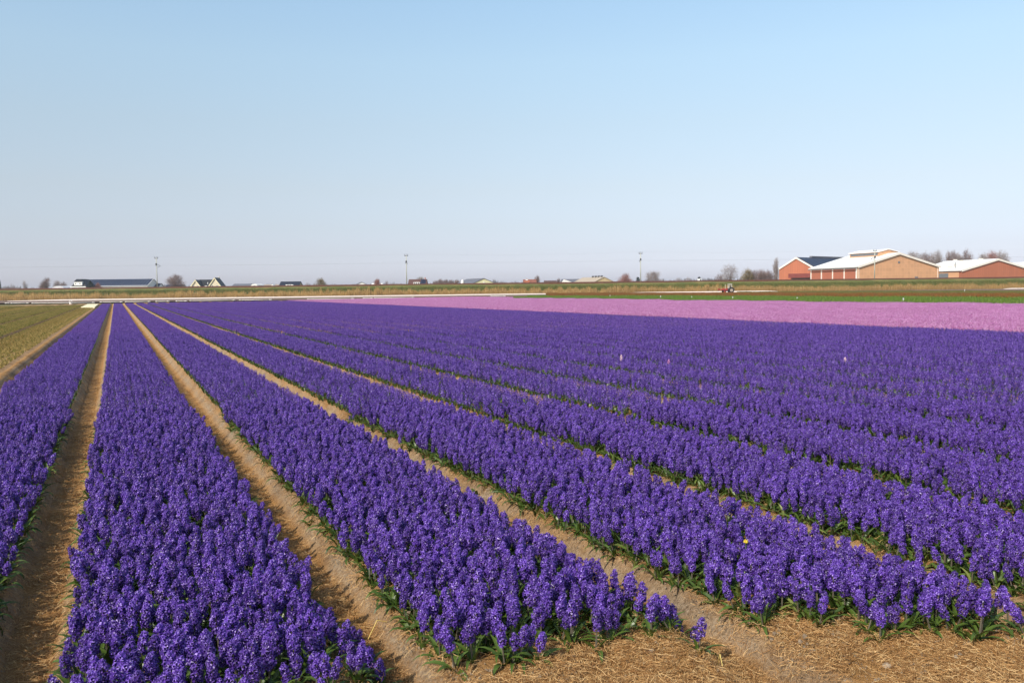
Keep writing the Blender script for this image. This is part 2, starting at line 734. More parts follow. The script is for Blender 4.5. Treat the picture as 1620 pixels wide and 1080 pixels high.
plants.sort(key=lambda p: p[0])
ORD = {-1: "first", 0: "second", 1: "third", 2: "fourth", 3: "fifth", 4: "sixth", 5: "seventh", 6: "eighth"}
n_ind = 0
P_pts, P_rot, P_scl, P_vi = [], [], [], []
rp = random.Random(77)
for dp, k, x, y, kd in plants:
    v = rp.randrange(NVAR)
    s = rp.uniform(.91, 1.09)
    if kd == 'edge':
        s *= rp.uniform(.78, 1.0)
    if kd == 'stray':
        s *= rp.uniform(.6, .85)
    tilt = (rp.gauss(0, .11), rp.gauss(0, .11))
    if kd in ('edge', 'stray'):
        tilt = (rp.gauss(0, .2), rp.gauss(0, .2))
    rz = rp.uniform(0, 6.283)
    z = ground_h(x, y)
    if kd != 'leaf' and n_ind < 300 and inframe(x, y, z + .15 * s):
        root = thing("hyacinth", None, "hyacinth", (x, y, z), 0)
        root.rotation_euler = (tilt[0], tilt[1], rz)
        root.scale = (s, s, s * rp.uniform(.92, 1.06))
        look = ("short " if s < .86 else "tall " if s > 1.06 else "") + ("leaning " if math.hypot(*tilt) > .26 else "upright " if math.hypot(*tilt) < .09 else "")
        xl_, xr_ = BED_L + k * PITCH, BED_R + k * PITCH
        if kd == 'stray':
            zone = "straying into the furrow beside"
        elif dp < cut_depth(x) + .16:
            zone = "in the front row of"
        elif x < xl_ + .14:
            zone = "on the stubble-side edge of"
        elif x > xr_ - .14:
            zone = "on the pink-field-side edge of"
        else:
            zone = "within the headland end of"
        root['label'] = "%spurple hyacinth %s the %s flower bed from the stubble" % (look, zone, ORD[k])
        root['group'] = "hyacinths at the headland end of the flower beds"
        d = HY[v]
        link("flower_spike", d['spike'], root)
        link("stem", d['stem'], root)
        for lm in d['leaf']:
            link("leaf", lm, root)
        n_ind += 1
    else:
        P_pts.append((x, y, z))
        P_rot.append((tilt[0], tilt[1], rz))
        P_scl.append((s, s, s))
        P_vi.append(NVAR if kd == 'leaf' else v)

# ---- tiles for the middle and the far distance


def mid_head(mb, mi, x, y, h, ln, r_, nfl=19, rad=.031):
    """simplified spike: star florets of four bent tepals"""
    for i in range(nfl):
        t = (i + .5) / nfl
        z = h - ln + ln * t
        ang = i * 2.4 + r_.uniform(-.3, .3)
        tp = 1 - .36 * max(0, (t - .6) / .4) ** 1.5
        pit = -.2 + 1.2 * t * t + r_.uniform(-.45, .45)
        out = Vector((math.cos(ang) * math.cos(pit), math.sin(ang) * math.cos(pit), math.sin(pit)))
        c = Vector((x, y, z)) + out * rad * r_.uniform(.45, .98) * tp
        a = out.orthogonal().normalized()
        b_ = out.cross(a)
        th = r_.uniform(0, 1.5)
        q = rad * .54 * tp * r_.uniform(.75, 1.3)
        d1 = (a * math.cos(th) + b_ * math.sin(th)) * q
        d2 = (-a * math.sin(th) + b_ * math.cos(th)) * q
        mb.add([c + d1 - out * q * .3, c + d2 * .24 + out * .2 * q, c - d1 - out * q * .3, c - d2 * .24 + out * .2 * q,
                c + d2 - out * q * .3, c - d2 - out * q * .3, c + d1 * .24 + out * .25 * q, c - d1 * .24 + out * .25 * q],
               [(0, 1, 2, 3), (4, 6, 5, 7)], mi)


def mid_leaf(mb, mi, x, y, r_):
    ang = r_.uniform(0, 6.283)
    ln = r_.uniform(.09, .155)
    lay = r_.uniform(.2, .9)
    w = .011
    ca, sa = math.cos(ang), math.sin(ang)
    s_ = (-sa * w, ca * w)
    m = (x + ca * ln * .3 * (lay + .3), y + sa * ln * .3 * (lay + .3), ln * .55)
    t = (x + ca * ln * (.3 + lay * .6), y + sa * ln * (.3 + lay * .6), ln * (1.0 - .8 * lay))
    mb.add([(x - s_[0] * .7, y - s_[1] * .7, -.02), (x + s_[0] * .7, y + s_[1] * .7, -.02),
            (m[0] + s_[0], m[1] + s_[1], m[2]), (m[0] - s_[0], m[1] - s_[1], m[2]), t],
           [(0, 1, 2, 3), (3, 2, 4)], mi)


def tile(seed, kind, mats, ly=1.0, spacing=.080):
    r_ = random.Random(seed)
    mb = MB()
    hw = .51 if kind == 'mid' else .49
    xl, xr = -hw, hw
    nxp = int((xr - xl) / spacing)
    y = spacing / 2
    while y < ly:
        for i in range(nxp + 1):
            x = xl + (xr - xl) * i / nxp + r_.uniform(-.034, .034)
            yy = y + r_.uniform(-.04, .04)
            if r_.random() < .08 or mnoise.noise((x * 5.6 + seed, yy * 5.6, 4.0)) > .38:
                if kind == 'mid':
                    for _ in range(3):
                        mid_leaf(mb, 1, x, yy, r_)
                continue
            edge = (i == 0 or i == nxp)
            h = r_.gauss(.188, .016) * (.88 if edge else 1)
            ln = h * r_.uniform(.46, .54)
            mi = r_.choice((0, 0, 2, 3))
            if mi == 2:
                h *= .93
            if kind == 'mid':
                mid_head(mb, mi, x, yy, h, ln, r_)
                for _ in range(4 if edge else 3):
                    mid_leaf(mb, 1, x, yy, r_)
            else:
                mid_head(mb, mi, x, yy, h, ln, r_, 9, .038)
                if edge:
                    for _ in range(3):
                        mid_leaf(mb, 1, x, yy, r_)
        y += spacing
    return mb.mesh("bed_tile", mats)


MID = [tile(20 + i, 'mid', [PURPLE_T, LEAF, PURPLE_D, PURPLE_L]) for i in range(5)]
FAR = [tile(40 + i, 'far', [PURPLE_T, LEAF, PURPLE_D, PURPLE_L], 2.0) for i in range(5)]
PFAR = [tile(60 + i, 'far', [PINK, LEAF, PINK_D, PINK_L], 2.0) for i in range(5)]
base_i = NVAR + 1
rt = random.Random(5)
for k in K_PURPLE:
    xc = (BED_L + BED_R) / 2 + k * PITCH
    y0 = -6.0
    # tile rows start where the near plants stop
    y = math.floor((NEAR_D - xc * FH[0]) / FH[1] - 0.3)
    y = max(y, -8)
    while y < y_end(xc):
        dp = depth_of(xc, y)
        far = dp > 32
        step = 2.0 if far else 1.0
        vis = abs(side_of(xc, y)) < dp * .64 + 3.5
        if vis and dp > 8:
            flip = rt.random() < .5
            # near the switch to single plants only tiles wholly beyond the limit
            sc = (1, 1, rt.uniform(.94, 1.06))
            P_pts.append((xc, y + (step if flip else 0), -0.005))
            P_rot.append((0, 0, math.pi if flip else 0))
            P_scl.append(sc)
            P_vi.append(base_i + (5 if far else 0) + rt.randrange(5))
        y += step

# keep near single plants off the tiles: drop singles whose bed position lies inside a tile
tile_start = {}
for k in K_PURPLE:
    xc = (BED_L + BED_R) / 2 + k * PITCH
    tile_start[k] = max(math.floor((NEAR_D - xc * FH[0]) / FH[1] - 0.3), -8)
kp, kr, ks, kv = [], [], [], []
for p, r3, s3, vv in zip(P_pts, P_rot, P_scl, P_vi):
    if vv < base_i:
        k = round((p[0] - (BED_L + BED_R) / 2) / PITCH)
        if p[1] > tile_start.get(k, 99):
            continue
    kp.append(p)
    kr.append(r3)
    ks.append(s3)
    kv.append(vv)
scatter("purple_hyacinths", [d['all'] for d in HY] + [LEAVES_ONLY] + MID + FAR, kp, kr, ks, kv,
        "purple hyacinths filling the long beds of the field behind the headland", "hyacinths")

pp, pr, ps, pv = [], [], [], []
for k in K_PINK:
    xc = (BED_L + BED_R) / 2 + k * PITCH + 0.1
    y = 0.0
    while y < y_end(xc) + 3:
        dp = depth_of(xc, y)
        if dp > 20 and abs(side_of(xc, y)) < dp * .64 + 6:
            flip = rt.random() < .5
            pp.append((xc, y + (2 if flip else 0), 0.02))
            pr.append((0, 0, math.pi if flip else 0))
            ps.append((1.22, 1, rt.uniform(.97, 1.1)))
            pv.append(rt.randrange(5))
        y += 2.0
scatter("pink_hyacinths", PFAR, pp, pr, ps, pv, "pink hyacinths filling the broad strip beyond the purple beds", "hyacinths")

# ---- stray flowers of another colour among the purple ones


def stray(px, py, label, matl, z=.2, s=1.0):
    p = on_plane(px, py, z)
    root = thing("hyacinth", label, "hyacinth", (p[0], p[1], ground_h(p[0], p[1])))
    b = MB()
    spike_mesh(3, b, 0, .225 * s, .10 * s, 30, .022)
    b.build("flower_spike", matl, root)
    link("stem", HY[3]['stem'], root)
    for lm in HY[3]['leaf'][:4]:
        link("leaf", lm, root)


stray(983, 564, "pale pink hyacinth alone among purple ones, the largest of the pale strays", PALE, .22, 1.15)
stray(1058, 566, "faint lilac-pink hyacinth standing among purple ones beside the largest pale stray", PINK, .2, .8)
for q in ((1284, 560.5), (1337, 563)):
    stray(*q, "small pale pink hyacinth, one of two close together among purple flowers", PALE, .22, .85)
for o in list(COL.objects):
    if o.get('label', '').startswith("small pale pink hyacinth, one of two"):
        o['group'] = "pair of small pale strays"
p = on_plane(1180, 858, .20)
root = thing("tulip", "small yellow flower standing alone among purple hyacinths of the fourth bed", "flower",
             (p[0], p[1], ground_h(p[0], p[1])))
b = MB()
for k in range(6):
    th = k * math.pi / 3
    c, s_ = math.cos(th), math.sin(th)
    b.add([(c * .003, s_ * .003, .19), (c * .013 - s_ * .007, s_ * .013 + c * .007, .20), (c * .010, s_ * .010, .218),
           (c * .013 + s_ * .007, s_ * .013 - c * .007, .20)], [(0, 1, 2, 3)])
b.build("flower_cup", YELLOW, root)
b = MB()
b.tube((0, 0, -.02), (0, 0, .195), .004, .003, 5)
b.build("stem", LEAF, root)
for k in range(2):
    b = MB()
    leaf_mesh(b, 0, 40 + k, .15, k * 3 + .4, .3)
    b.build("leaf", LEAF, root, True)

# ------------------------------------------------------------------ straw litter (near)
STRAW = leafmat("straw", [(0, (0.17, 0.075, 0.022)), (0.35, (0.40, 0.21, 0.075)), (0.8, (0.58, 0.35, 0.14)), (1, (0.70, 0.49, 0.24))], .6, .15, .3)


def straw_clump(seed, n, rad):
    r_ = random.Random(seed)
    mb = MB()
    for _ in range(n):
        x, y = r_.gauss(0, rad), r_.gauss(0, rad)
        a_ = r_.uniform(0, 6.283)
        ln = r_.uniform(.012, .06)
        w = r_.uniform(.0004, .0009)
        z = abs(r_.gauss(0.004, .007))
        cur = r_.uniform(-.9, .9)
        pts = []
        for i in range(4):
            pts.append((x, y, max(.001, z + r_.uniform(-.004, .006))))
            x += math.cos(a_) * ln / 3
            y += math.sin(a_) * ln / 3
            a_ += cur / 3
        vs_ = []
        for (qx, qy, qz) in pts:
            vs_ += [(qx - math.sin(a_) * w, qy + math.cos(a_) * w, qz), (qx + math.sin(a_) * w, qy - math.cos(a_) * w, qz + .0008)]
        mb.add(vs_, [(0, 1, 3, 2), (2, 3, 5, 4), (4, 5, 7, 6)])
    return mb.mesh("straw_clump", STRAW)


SV = [straw_clump(i, 46, .055) for i in range(6)]
sp, sr, ss, sv = [], [], [], []
rs = random.Random(31)
tries = 0
while len(sp) < 15000 and tries < 220000:
    tries += 1
    dp = 3.0 + 15 * rs.random() ** 1.7
    sd = rs.uniform(-1, 1) * (dp * .62 + 1.5)
    x = FH[0] * dp + RH[0] * sd
    y = FH[1] * dp + RH[1] * sd
    if x < -2.6:
        continue
    k = math.floor((x - FUR) / PITCH)
    u = x - FUR - k * PITCH
    inbed = .25 < u < 1.26 and dp > cut_depth(x) + .2
    if inbed and rs.random() < .85:
        continue
    if rs.random() > straw_amount(x, y) ** 1.5 + .04:
        continue
    if mnoise.noise((x * 1.7, y * 1.7, 3)) < -.32:
        continue
    z = ground_h(x, y)
    sp.append((x, y, z + .001))
    sl = (ground_h(x + .04, y) - ground_h(x - .04, y)) / .08
    sr.append((0, -math.atan(sl), rs.uniform(0, 6.283) if abs(sl) < .2 else 0))
    s_ = rs.uniform(.7, 1.3)
    ss.append((s_, s_, s_))
    sv.append(rs.randrange(6))
scatter("straw_litter", SV, sp, sr, ss, sv, "loose golden straw scattered over the headland and the furrows", "straw")

# soil clods along the furrow banks
CLOD = leafmat("soil_clod", [(0, (0.11, 0.08, 0.052)), (0.6, (0.21, 0.155, 0.105)), (1, (0.30, 0.235, 0.165))], .95, .0, .1)


def clod_mesh(seed):
    r_ = random.Random(seed)
    mb = MB()
    for _ in range(9):
        cx, cy = r_.gauss(0, .045), r_.gauss(0, .045)
        q = r_.uniform(.002, .007) if r_.random() < .9 else r_.uniform(.008, .013)
        ps_ = [(cx + math.cos(t) * q * r_.uniform(.7, 1.2), cy + math.sin(t) * q * r_.uniform(.7, 1.2), r_.uniform(-.002, q * .3)) for t in (0, 1.2, 2.4, 3.6, 5)]
        tp_ = [(cx + (p__[0] - cx) * .55, cy + (p__[1] - cy) * .55, q * r_.uniform(.6, .95)) for p__ in ps_]
        mb.add(ps_ + tp_, [(i, (i + 1) % 5, 5 + (i + 1) % 5, 5 + i) for i in range(5)] + [(5, 6, 7, 8, 9)])
    return mb.mesh("clod", CLOD)


CV = [clod_mesh(i) for i in range(5)]
cp_, cr_, cs_, cv_ = [], [], [], []
while len(cp_) < 4200:
    dp = 3.0 + 11 * rs.random() ** 1.6
    sd = rs.uniform(-1, 1) * (dp * .62 + 1.5)
    x = FH[0] * dp + RH[0] * sd
    y = FH[1] * dp + RH[1] * sd
    u = (x - FUR) / PITCH
    dd = abs(u - round(u)) * PITCH
    if x < -2.4 or (dd > .27 and dp > cut_depth(x) + .1) or rs.random() < .55 * straw_amount(x, y):
        continue
    cp_.append((x, y, ground_h(x, y)))
    sl = (ground_h(x + .04, y) - ground_h(x - .04, y)) / .08
    cr_.append((0, -math.atan(sl), 0))
    q = rs.uniform(.6, 1.25)
    cs_.append((q, q, q))
    cv_.append(rs.randrange(5))
scatter("soil_clods", CV, cp_, cr_, cs_, cv_, "small crumbly grey-brown soil clods lying along the furrow banks", "soil clods")

# a few stones and dry stalks on the headland
STONE = plain("pale_stone", (0.40, 0.33, 0.25), .85, .2, .2, 30)
for px, py, s_, lb in ((1031, 1036, .015, "small pale stone lying on straw before the tip of the third bed"),
                       (1404, 1050, .02, "flat grey clod lying on straw before the fourth bed"),):
    p = on_plane(px, py, -.02)
    mb = MB()
    r_ = random.Random(int(px))
    n1, n2 = 7, 5
    vs_ = []
    for i in range(n2 + 1):
        ph = math.pi * i / n2
        for j in range(n1):
            th = 2 * math.pi * j / n1
            q = s_ * r_.uniform(.8, 1.15)
            vs_.append((math.sin(ph) * math.cos(th) * q * 1.2, math.sin(ph) * math.sin(th) * q, math.cos(ph) * q * .7))
    mb.add(vs_, [(i * n1 + j, (i + 1) * n1 + j, (i + 1) * n1 + (j + 1) % n1, i * n1 + (j + 1) % n1) for i in range(n2) for j in range(n1)])
    o = mb.build("stone", STONE, None, True)
    o.location = (p[0], p[1], ground_h(p[0], p[1]) + s_ * .3)
    tag(o, lb, "stone")
DRY = plain("dry_stalk", (0.62, 0.46, 0.14), .6, .3)
for (a1, a2, lb) in (((582, 996), (612, 984), "dry yellow stalk lying across the straw furrow beside the third bed"),
                     ((1135, 1062), (1143, 1079), "dry yellow stalk lying on headland straw before the third bed")):
    p0, p1 = on_plane(*a1, -.08), on_plane(*a2, -.06)
    z0, z1 = ground_h(p0[0], p0[1]) + .012, ground_h(p1[0], p1[1]) + .03
    mb = MB()
    m = (p0 + p1) / 2
    zm = max(z0, z1, ground_h(m[0], m[1])) + .02
    mb.tube((p0[0], p0[1], z0), (m[0], m[1], zm), .0028, .0026, 5)
    mb.tube((m[0], m[1], zm), (p1[0], p1[1], z1), .0026, .0018, 5)
    tag(mb.build("dry_stalk", DRY), lb, "stalk")

# ------------------------------------------------------------------ stubble strips on the left
STUB = leafmat("stubble_grass", [(0, (0.085, 0.10, 0.018)), (0.33, (0.175, 0.155, 0.035)), (0.62, (0.33, 0.225, 0.07)), (1, (0.50, 0.36, 0.14))], .7, .2, .2)
STUB2 = leafmat("stubble_grass_green", [(0, (0.065, 0.092, 0.017)), (0.4, (0.14, 0.145, 0.03)), (0.7, (0.28, 0.205, 0.06)), (1, (0.47, 0.34, 0.13))], .7, .2, .2)


def grass_tile(seed, matl, w, ly, n, hmin, hmax, bw=.005, lean=.5, clump=None):
    r_ = random.Random(seed)
    mb = MB()
    for _ in range(n):
        x, y = r_.uniform(-w / 2, w / 2), r_.uniform(0, ly)
        if clump and mnoise.noise((x * 5 + seed * 3, y * 5, 1.0)) + .6 * mnoise.noise((x * 14, y * 14, seed)) < clump:
            continue
        h = r_.uniform(hmin, hmax)
        a_ = r_.uniform(0, 6.283)
        dx, dy = r_.gauss(0, lean) * h, r_.gauss(0, lean) * h
        b_ = bw * r_.uniform(.6, 1.4)
        c, s_ = math.cos(a_) * b_, math.sin(a_) * b_
        mb.add([(x - c, y - s_, -.01), (x + c, y + s_, -.01), (x + dx * .5 + c * .8, y + dy * .5 + s_ * .8, h * .6), (x + dx, y + dy, h)],
               [(0, 1, 2), (0, 2, 3)])
    return mb.mesh("grass_tile", matl)


GT = [grass_tile(i, STUB, 1.5, 1.0, 1400, .02, .08, .009, .8, -.02) for i in range(3)] + \
     [grass_tile(9 + i, STUB2, 1.5, 1.0, 1600, .02, .085, .009, .7, -.06) for i in range(3)]
pp, pr, ps, pv = [], [], [], []
strip_x = [-3.12] + [-3.97 - 1.85 * (i + .5) for i in range(14)]
for i, xc in enumerate(strip_x):
    y = 6.0
    while y < 138:
        dp = depth_of(xc, y)
        if abs(side_of(xc, y)) < dp * .64 + 3 and dp > 6:
            pp.append((xc, y, 0.0))
            pr.append((0, 0, 0))
            ps.append((.98 if i == 0 else .99, 1, rt.uniform(.8, 1.25)))
            pv.append(rt.randrange(3) + (0 if i in (0, 4, 6) else 3))
        y += 1.0
scatter("stubble_grass", GT, pp, pr, ps, pv, "short yellow-green stubble on the strips beside the first purple bed", "stubble")

# ------------------------------------------------------------------ things at the far end of the field
FLEECE = plain("white_fleece", (0.66, 0.58, 0.52), .75, .2, .06, 1.5)
CREAM = plain("cream_sheet", (0.74, 0.66, 0.44), .8, .2, .08, 2.0)
WHITEP = plain("white_paint", (0.78, 0.77, 0.74), .5, .4, .05, 2)

# cream sheet over the end of the first stubble strip
q = [on_plane(128, 486.3, .06), on_plane(149.5, 486.3, .06), on_plane(156, 481.2, .06), on_plane(138.5, 481.2, .06)]
mb = MB()
nu, nv = 8, 10
vs_ = []
for j in range(nv + 1):
    for i in range(nu + 1):
        u, v = i / nu, j / nv
        pnt = (q[0] * (1 - u) + q[1] * u) * (1 - v) + (q[3] * (1 - u) + q[2] * u) * v
        vs_.append((pnt[0], pnt[1], .10 + .02 * rnd.random()))
vs_t = len(vs_)
vs_ += [(a_, b_, .0) for a_, b_, c in vs_]
W_ = nu + 1
fs_ = [(j * W_ + i, j * W_ + i + 1, (j + 1) * W_ + i + 1, (j + 1) * W_ + i) for j in range(nv) for i in range(nu)]
for i in range(nu):
    fs_ += [(i + 1, i, vs_t + i, vs_t + i + 1), (nv * W_ + i, nv * W_ + i + 1, vs_t + nv * W_ + i + 1, vs_t + nv * W_ + i)]
for j in range(nv):
    fs_ += [(j * W_, (j + 1) * W_, vs_t + (j + 1) * W_, vs_t + j * W_),
            ((j + 1) * W_ + nu, j * W_ + nu, vs_t + j * W_ + nu, vs_t + (j + 1) * W_ + nu)]
mb.add(vs_, fs_)
tag(mb.build("ground_sheet", CREAM), "cream sheet spread over the far end of a stubble strip", "sheet")

# long white fleece covered row in front of the reeds


def fleece_row(pxa, da, pxb, db, h, w, label):
    n = max(6, int(abs(pxb - pxa) / 12))
    mb = MB()
    prof = [(-w / 2, 0), (-w / 2 + .12, h * .75), (-w / 4, h), (w / 4, h), (w / 2 - .12, h * .75), (w / 2, 0)]
    rows = []
    for i in range(n + 1):
        t = i / n
        px = pxa + (pxb - pxa) * t
        dd = da + (db - da) * t
        c = at(px, 470, dd)
        tap = min(1.0, t * 8 + .25, (1 - t) * 12 + .25)
        hh = tap * (1 + .12 * mnoise.noise((i * .7, 1.0, 0)))
        rows.append([(c[0] + FH[0] * a_, c[1] + FH[1] * a_, b_ * hh if b_ > 0 else -.06) for a_, b_ in prof])
    vs__ = [p_ for r_ in rows for p_ in r_]
    m_ = len(prof)
    mb.add(vs__, [(i * m_ + j, (i + 1) * m_ + j, (i + 1) * m_ + j + 1, i * m_ + j + 1) for i in range(n) for j in range(m_ - 1)] +
           [tuple(range(m_)), tuple(n * m_ + j for j in range(m_ - 1, -1, -1))])
    return tag(mb.build("fleece_covered_row", FLEECE, None), label, "covered row")


fleece_row(14, 216, 905, 243, .27, 1.5, "long low white covered row along the foot of the reeds, running past the purple beds")
fleece_row(985, 240, 1230, 240, .28, 1.2, "white covered row at the foot of the reeds where the tractor stands")
fleece_row(1588, 236, 1700, 240, .22, 1.0, "bright white covered row in front of the reeds below the right-hand red gable".replace("right-hand ", "deep "))

# thin white irrigation pipes lying along the bed ends
PIPE = plain("white_pipe", (0.74, 0.70, 0.66), .4, .4, .06, 2)
segs = [(8, 15, 479.2), (17, 46, 479.1), (50, 150, 478.6), (158, 194, 477.3), (198, 238, 476.8), (246, 268, 476.3), (278, 296, 475.9), (300, 372, 474.8),
        (378, 430, 474.0), (486, 560, 472.3), (574, 590, 471.4), (592, 655, 470.6), (776, 800, 468.2)]
for i, (a1, a2, yy) in enumerate(segs):
    slope = -.0117
    p0 = on_plane(a1, yy - slope * (a1 - a2) / 2 * -1, .12)
    p1 = on_plane(a2, yy + slope * (a2 - a1) / 2, .12)
    root = thing("irrigation_pipe", "thin white pipe length lying across the far ends of the flower and stubble beds", "pipe",
                 ((p0[0] + p1[0]) / 2, (p0[1] + p1[1]) / 2, 0), 0, "white pipes along the far bed ends")
    c = (p0 + p1) / 2
    d_ = (p1 - p0) / 2
    mb = MB()
    mb.tube((-d_[0], -d_[1], .09), (d_[0], d_[1], .09), .045, .045, 8)
    mb.build("tube", PIPE, root, True)
    for s_ in (-1, 1):
        mb = MB()
        e = d_ * s_
        u_ = e / np.linalg.norm(e)
        mb.tube((e[0] - u_[0] * .5, e[1] - u_[1] * .5, .09), (e[0] + u_[0] * .02, e[1] + u_[1] * .02, .09), .065, .065, 8)
        mb.build("coupling", PIPE, root, True)
# white tub at the end of the stubble
p = on_plane(112, 481, 0.0)
root = thing("tub", "small white tub with a hoop handle standing where the stubble strips end", "tub", (p[0], p[1], 0))
mb = MB()
n = 12
for (r0, z0, r1, z1) in ((.20, 0, .25, .34), (.25, .34, .22, .34), (.22, .34, .18, .03)):
    mb.add([(r0 * math.cos(t), r0 * math.sin(t), z0) for t in np.linspace(0, 2 * math.pi, n, endpoint=False)] +
           [(r1 * math.cos(t), r1 * math.sin(t), z1) for t in np.linspace(0, 2 * math.pi, n, endpoint=False)],
           [(i, (i + 1) % n, n + (i + 1) % n, n + i) for i in range(n)])
mb.build("bucket", WHITEP, root, True)
mb = MB()
prev = None
for i in range(9):
    t = math.pi * i / 8
    c = (RH[0] * .26 * math.cos(t), RH[1] * .26 * math.cos(t), .32 + .30 * math.sin(t))
    if prev:
        mb.tube(prev, c, .03, .03, 5)
    prev = c
mb.build("handle", WHITEP, root)

# white marker stakes
for i, (px, py, dd) in enumerate(((965, 471, 130), (1045, 472, 112), (1094, 473, 104), (1159, 473.5, 96), (1261, 474.5, 86), (1429, 475.5, 72), (1526, 462, 150))):
    top = at(px, py - 4.4, dd)
    root = thing("marker_stake", "thin white marker stake standing along the edge of the green crop" if i < 6 else
                 "lone white marker stake standing beyond the red-brown tulip strip", "stake", (top[0], top[1], 0), 0,
                 "white stakes along the green crop" if i < 6 else None)
    mb = MB()
    mb.box(-.025, .025, -.02, .02, -.1, top[2])
    mb.build("post", WHITEP, root)
    mb = MB()
    mb.box(-.06, .06, -.032, -.022, top[2] - .16, top[2] - .02)
    mb.build("tag_plate", WHITEP, root)

# ------------------------------------------------------------------ tulip strips at the right
GREENL = leafmat("tulip_leaf", [(0, (0.06, 0.115, 0.012)), (0.5, (0.115, 0.195, 0.022)), (1, (0.19, 0.27, 0.05))], .5, .25, .3)
REDL = leafmat("tulip_red", [(0, (0.14, 0.065, 0.018)), (0.4, (0.23, 0.075, 0.022)), (0.7, (0.17, 0.13, 0.03)), (1, (0.34, 0.10, 0.025))], .6, .2, .2)
OLIVE = leafmat("olive_crop", [(0, (0.07, 0.10, 0.02)), (0.5, (0.14, 0.14, 0.035)), (1, (0.24, 0.18, 0.06))], .7, .2, .2)
GTT = [grass_tile(70 + i, GREENL, 3.0, 3.0, 900, .22, .42, .035, .25) for i in range(3)]
RTT = [grass_tile(80 + i, REDL, 3.0, 3.0, 900, .30, .55, .04, .25) for i in range(3)]
OTT = [grass_tile(90 + i, OLIVE, 3.0, 3.0, 700, .12, .35, .03, .4) for i in range(3)]


def band(name, tiles, near, far, zn, label, cat, zoff=0.0):
    """tiles between two boundary lines; boundaries are lists of (px, py) on plane zn"""
    def line(pts):
        P = [on_plane(a_, b_, zn) for a_, b_ in pts]
        return [(side_of(p_[0], p_[1]) / depth_of(p_[0], p_[1]), depth_of(p_[0], p_[1])) for p_ in P]
    a_, b_ = line(near), line(far)
    pts, rot, scl, vi = [], [], [], []
    ax = [q_[0] for q_ in a_]
    ad = [q_[1] for q_ in a_]
    bx = [q_[0] for q_ in b_]
    bd = [q_[1] for q_ in b_]
    d_ = 40.0
    while d_ < 260:
        s0 = ax[0] * d_
        s_ = s0
        while s_ < .85 * d_:
            t = s_ / d_
            if t >= max(ax[0], bx[0]) and np.interp(t, ax, ad) <= d_ <= np.interp(t, bx, bd):
                x_, y_ = FH[0] * d_ + RH[0] * s_, FH[1] * d_ + RH[1] * s_
                pts.append((x_, y_, zoff))
                rot.append((0, 0, YAW))
                scl.append((1, 1, rt.uniform(.85, 1.15)))
                vi.append(rt.randrange(len(tiles)))
            s_ += 2.8
        d_ += 2.8
    return scatter(name, tiles, pts, rot, scl, vi, label, cat)


band("green_crop", GTT, [(800, 470.2), (1100, 473.4), (1360, 476), (1620, 477.8), (1900, 479)],
     [(826, 467.3), (1100, 466.2), (1360, 467.6), (1620, 468.2), (1900, 469)], .33,
     "bright green leafy tulip strip bordering the pink hyacinths", "tulips", -.02)
band("red_tulips", RTT, [(856, 466.6), (1100, 465.6), (1360, 466.8), (1620, 467.4), (1900, 468)],
     [(856, 463.5), (1100, 462.6), (1360, 463.6), (1620, 463.8), (1900, 464)], .48,
     "rusty red-brown tulip strip behind the green one", "tulips", 0.0)
band("olive_crop", OTT, [(1180, 462.4), (1360, 463.0), (1620, 463.2), (1900, 463.4)],
     [(1180, 461.0), (1360, 459.8), (1620, 459.4), (1900, 459)], .3,
     "dull olive crop strip between the red-brown tulips and reeds", "crop", 0.0)

# ------------------------------------------------------------------ railway embankment, reeds, track


def strip_mesh(prof, smin, smax, step=8.0, jit=0.0):
    """profile of (depth, z) swept along the camera's horizontal right axis"""
    mb = MB()
    n = int((smax - smin) / step)
    rows = []
    for i in range(n + 1):
        s_ = smin + (smax - smin) * i / n
        rows.append([(FH[0] * d_ + RH[0] * s_, FH[1] * d_ + RH[1] * s_, z + (jit * mnoise.noise((s_ * .11, j * 3.1, 0)) if 0 < j < len(prof) - 1 else 0))
                     for j, (d_, z) in enumerate(prof)])
    m_ = len(prof)
    mb.add([p_ for r_ in rows for p_ in r_],
           [(i * m_ + j, (i + 1) * m_ + j, (i + 1) * m_ + j + 1, i * m_ + j + 1) for i in range(n) for j in range(m_ - 1)])
    return mb


def m_dike(nt):
    f = noisefac(nt, .25, 5, .65)
    f2 = noisefac(nt, 2.5, 4, .7)
    a_ = ramp(nt, f, [(0.3, (0.075, 0.095, 0.018)), (0.5, (0.125, 0.13, 0.028)), (0.72, (0.26, 0.19, 0.065))])
    b_ = ramp(nt, f2, [(0.3, (0.06, 0.08, 0.02)), (0.7, (0.20, 0.18, 0.06))])
    return pbsdf(nt, mixc(nt, .35, a_, b_), .9, .1)


M_DIKE = mat("embankment_grass", m_dike)
tag(strip_mesh([(249, -.35), (251, .2), (256, 1.45), (262, 2.9), (263.5, 3.05), (273, 3.05), (284, -.35)], -420, 420, 6, .18).build("railway_embankment", M_DIKE, None, True),
    "long low grass embankment carrying the railway behind the fields", "embankment", kind='structure')
DG = leafmat("embankment_blades", [(0, (0.05, 0.09, 0.015)), (0.45, (0.10, 0.135, 0.025)), (0.75, (0.17, 0.16, 0.045)), (1, (0.36, 0.27, 0.10))], .8, .2, .1)
DGT = [grass_tile(120 + i, DG, 4, 3, 700, .10, .30, .03, .4) for i in range(3)]
pp, pr, ps, pv = [], [], [], []
for s_ in np.arange(-190, 200, 3.6):
    for d_, z_ in ((250.6, .1), (252.6, .6), (254.8, 1.15), (257, 1.7)):
        pp.append((FH[0] * d_ + RH[0] * s_, FH[1] * d_ + RH[1] * s_, z_))
        pr.append((math.atan2(.26, 1), 0, YAW))
        ps.append((1, 1, rt.uniform(.8, 1.3)))
        pv.append(rt.randrange(3))
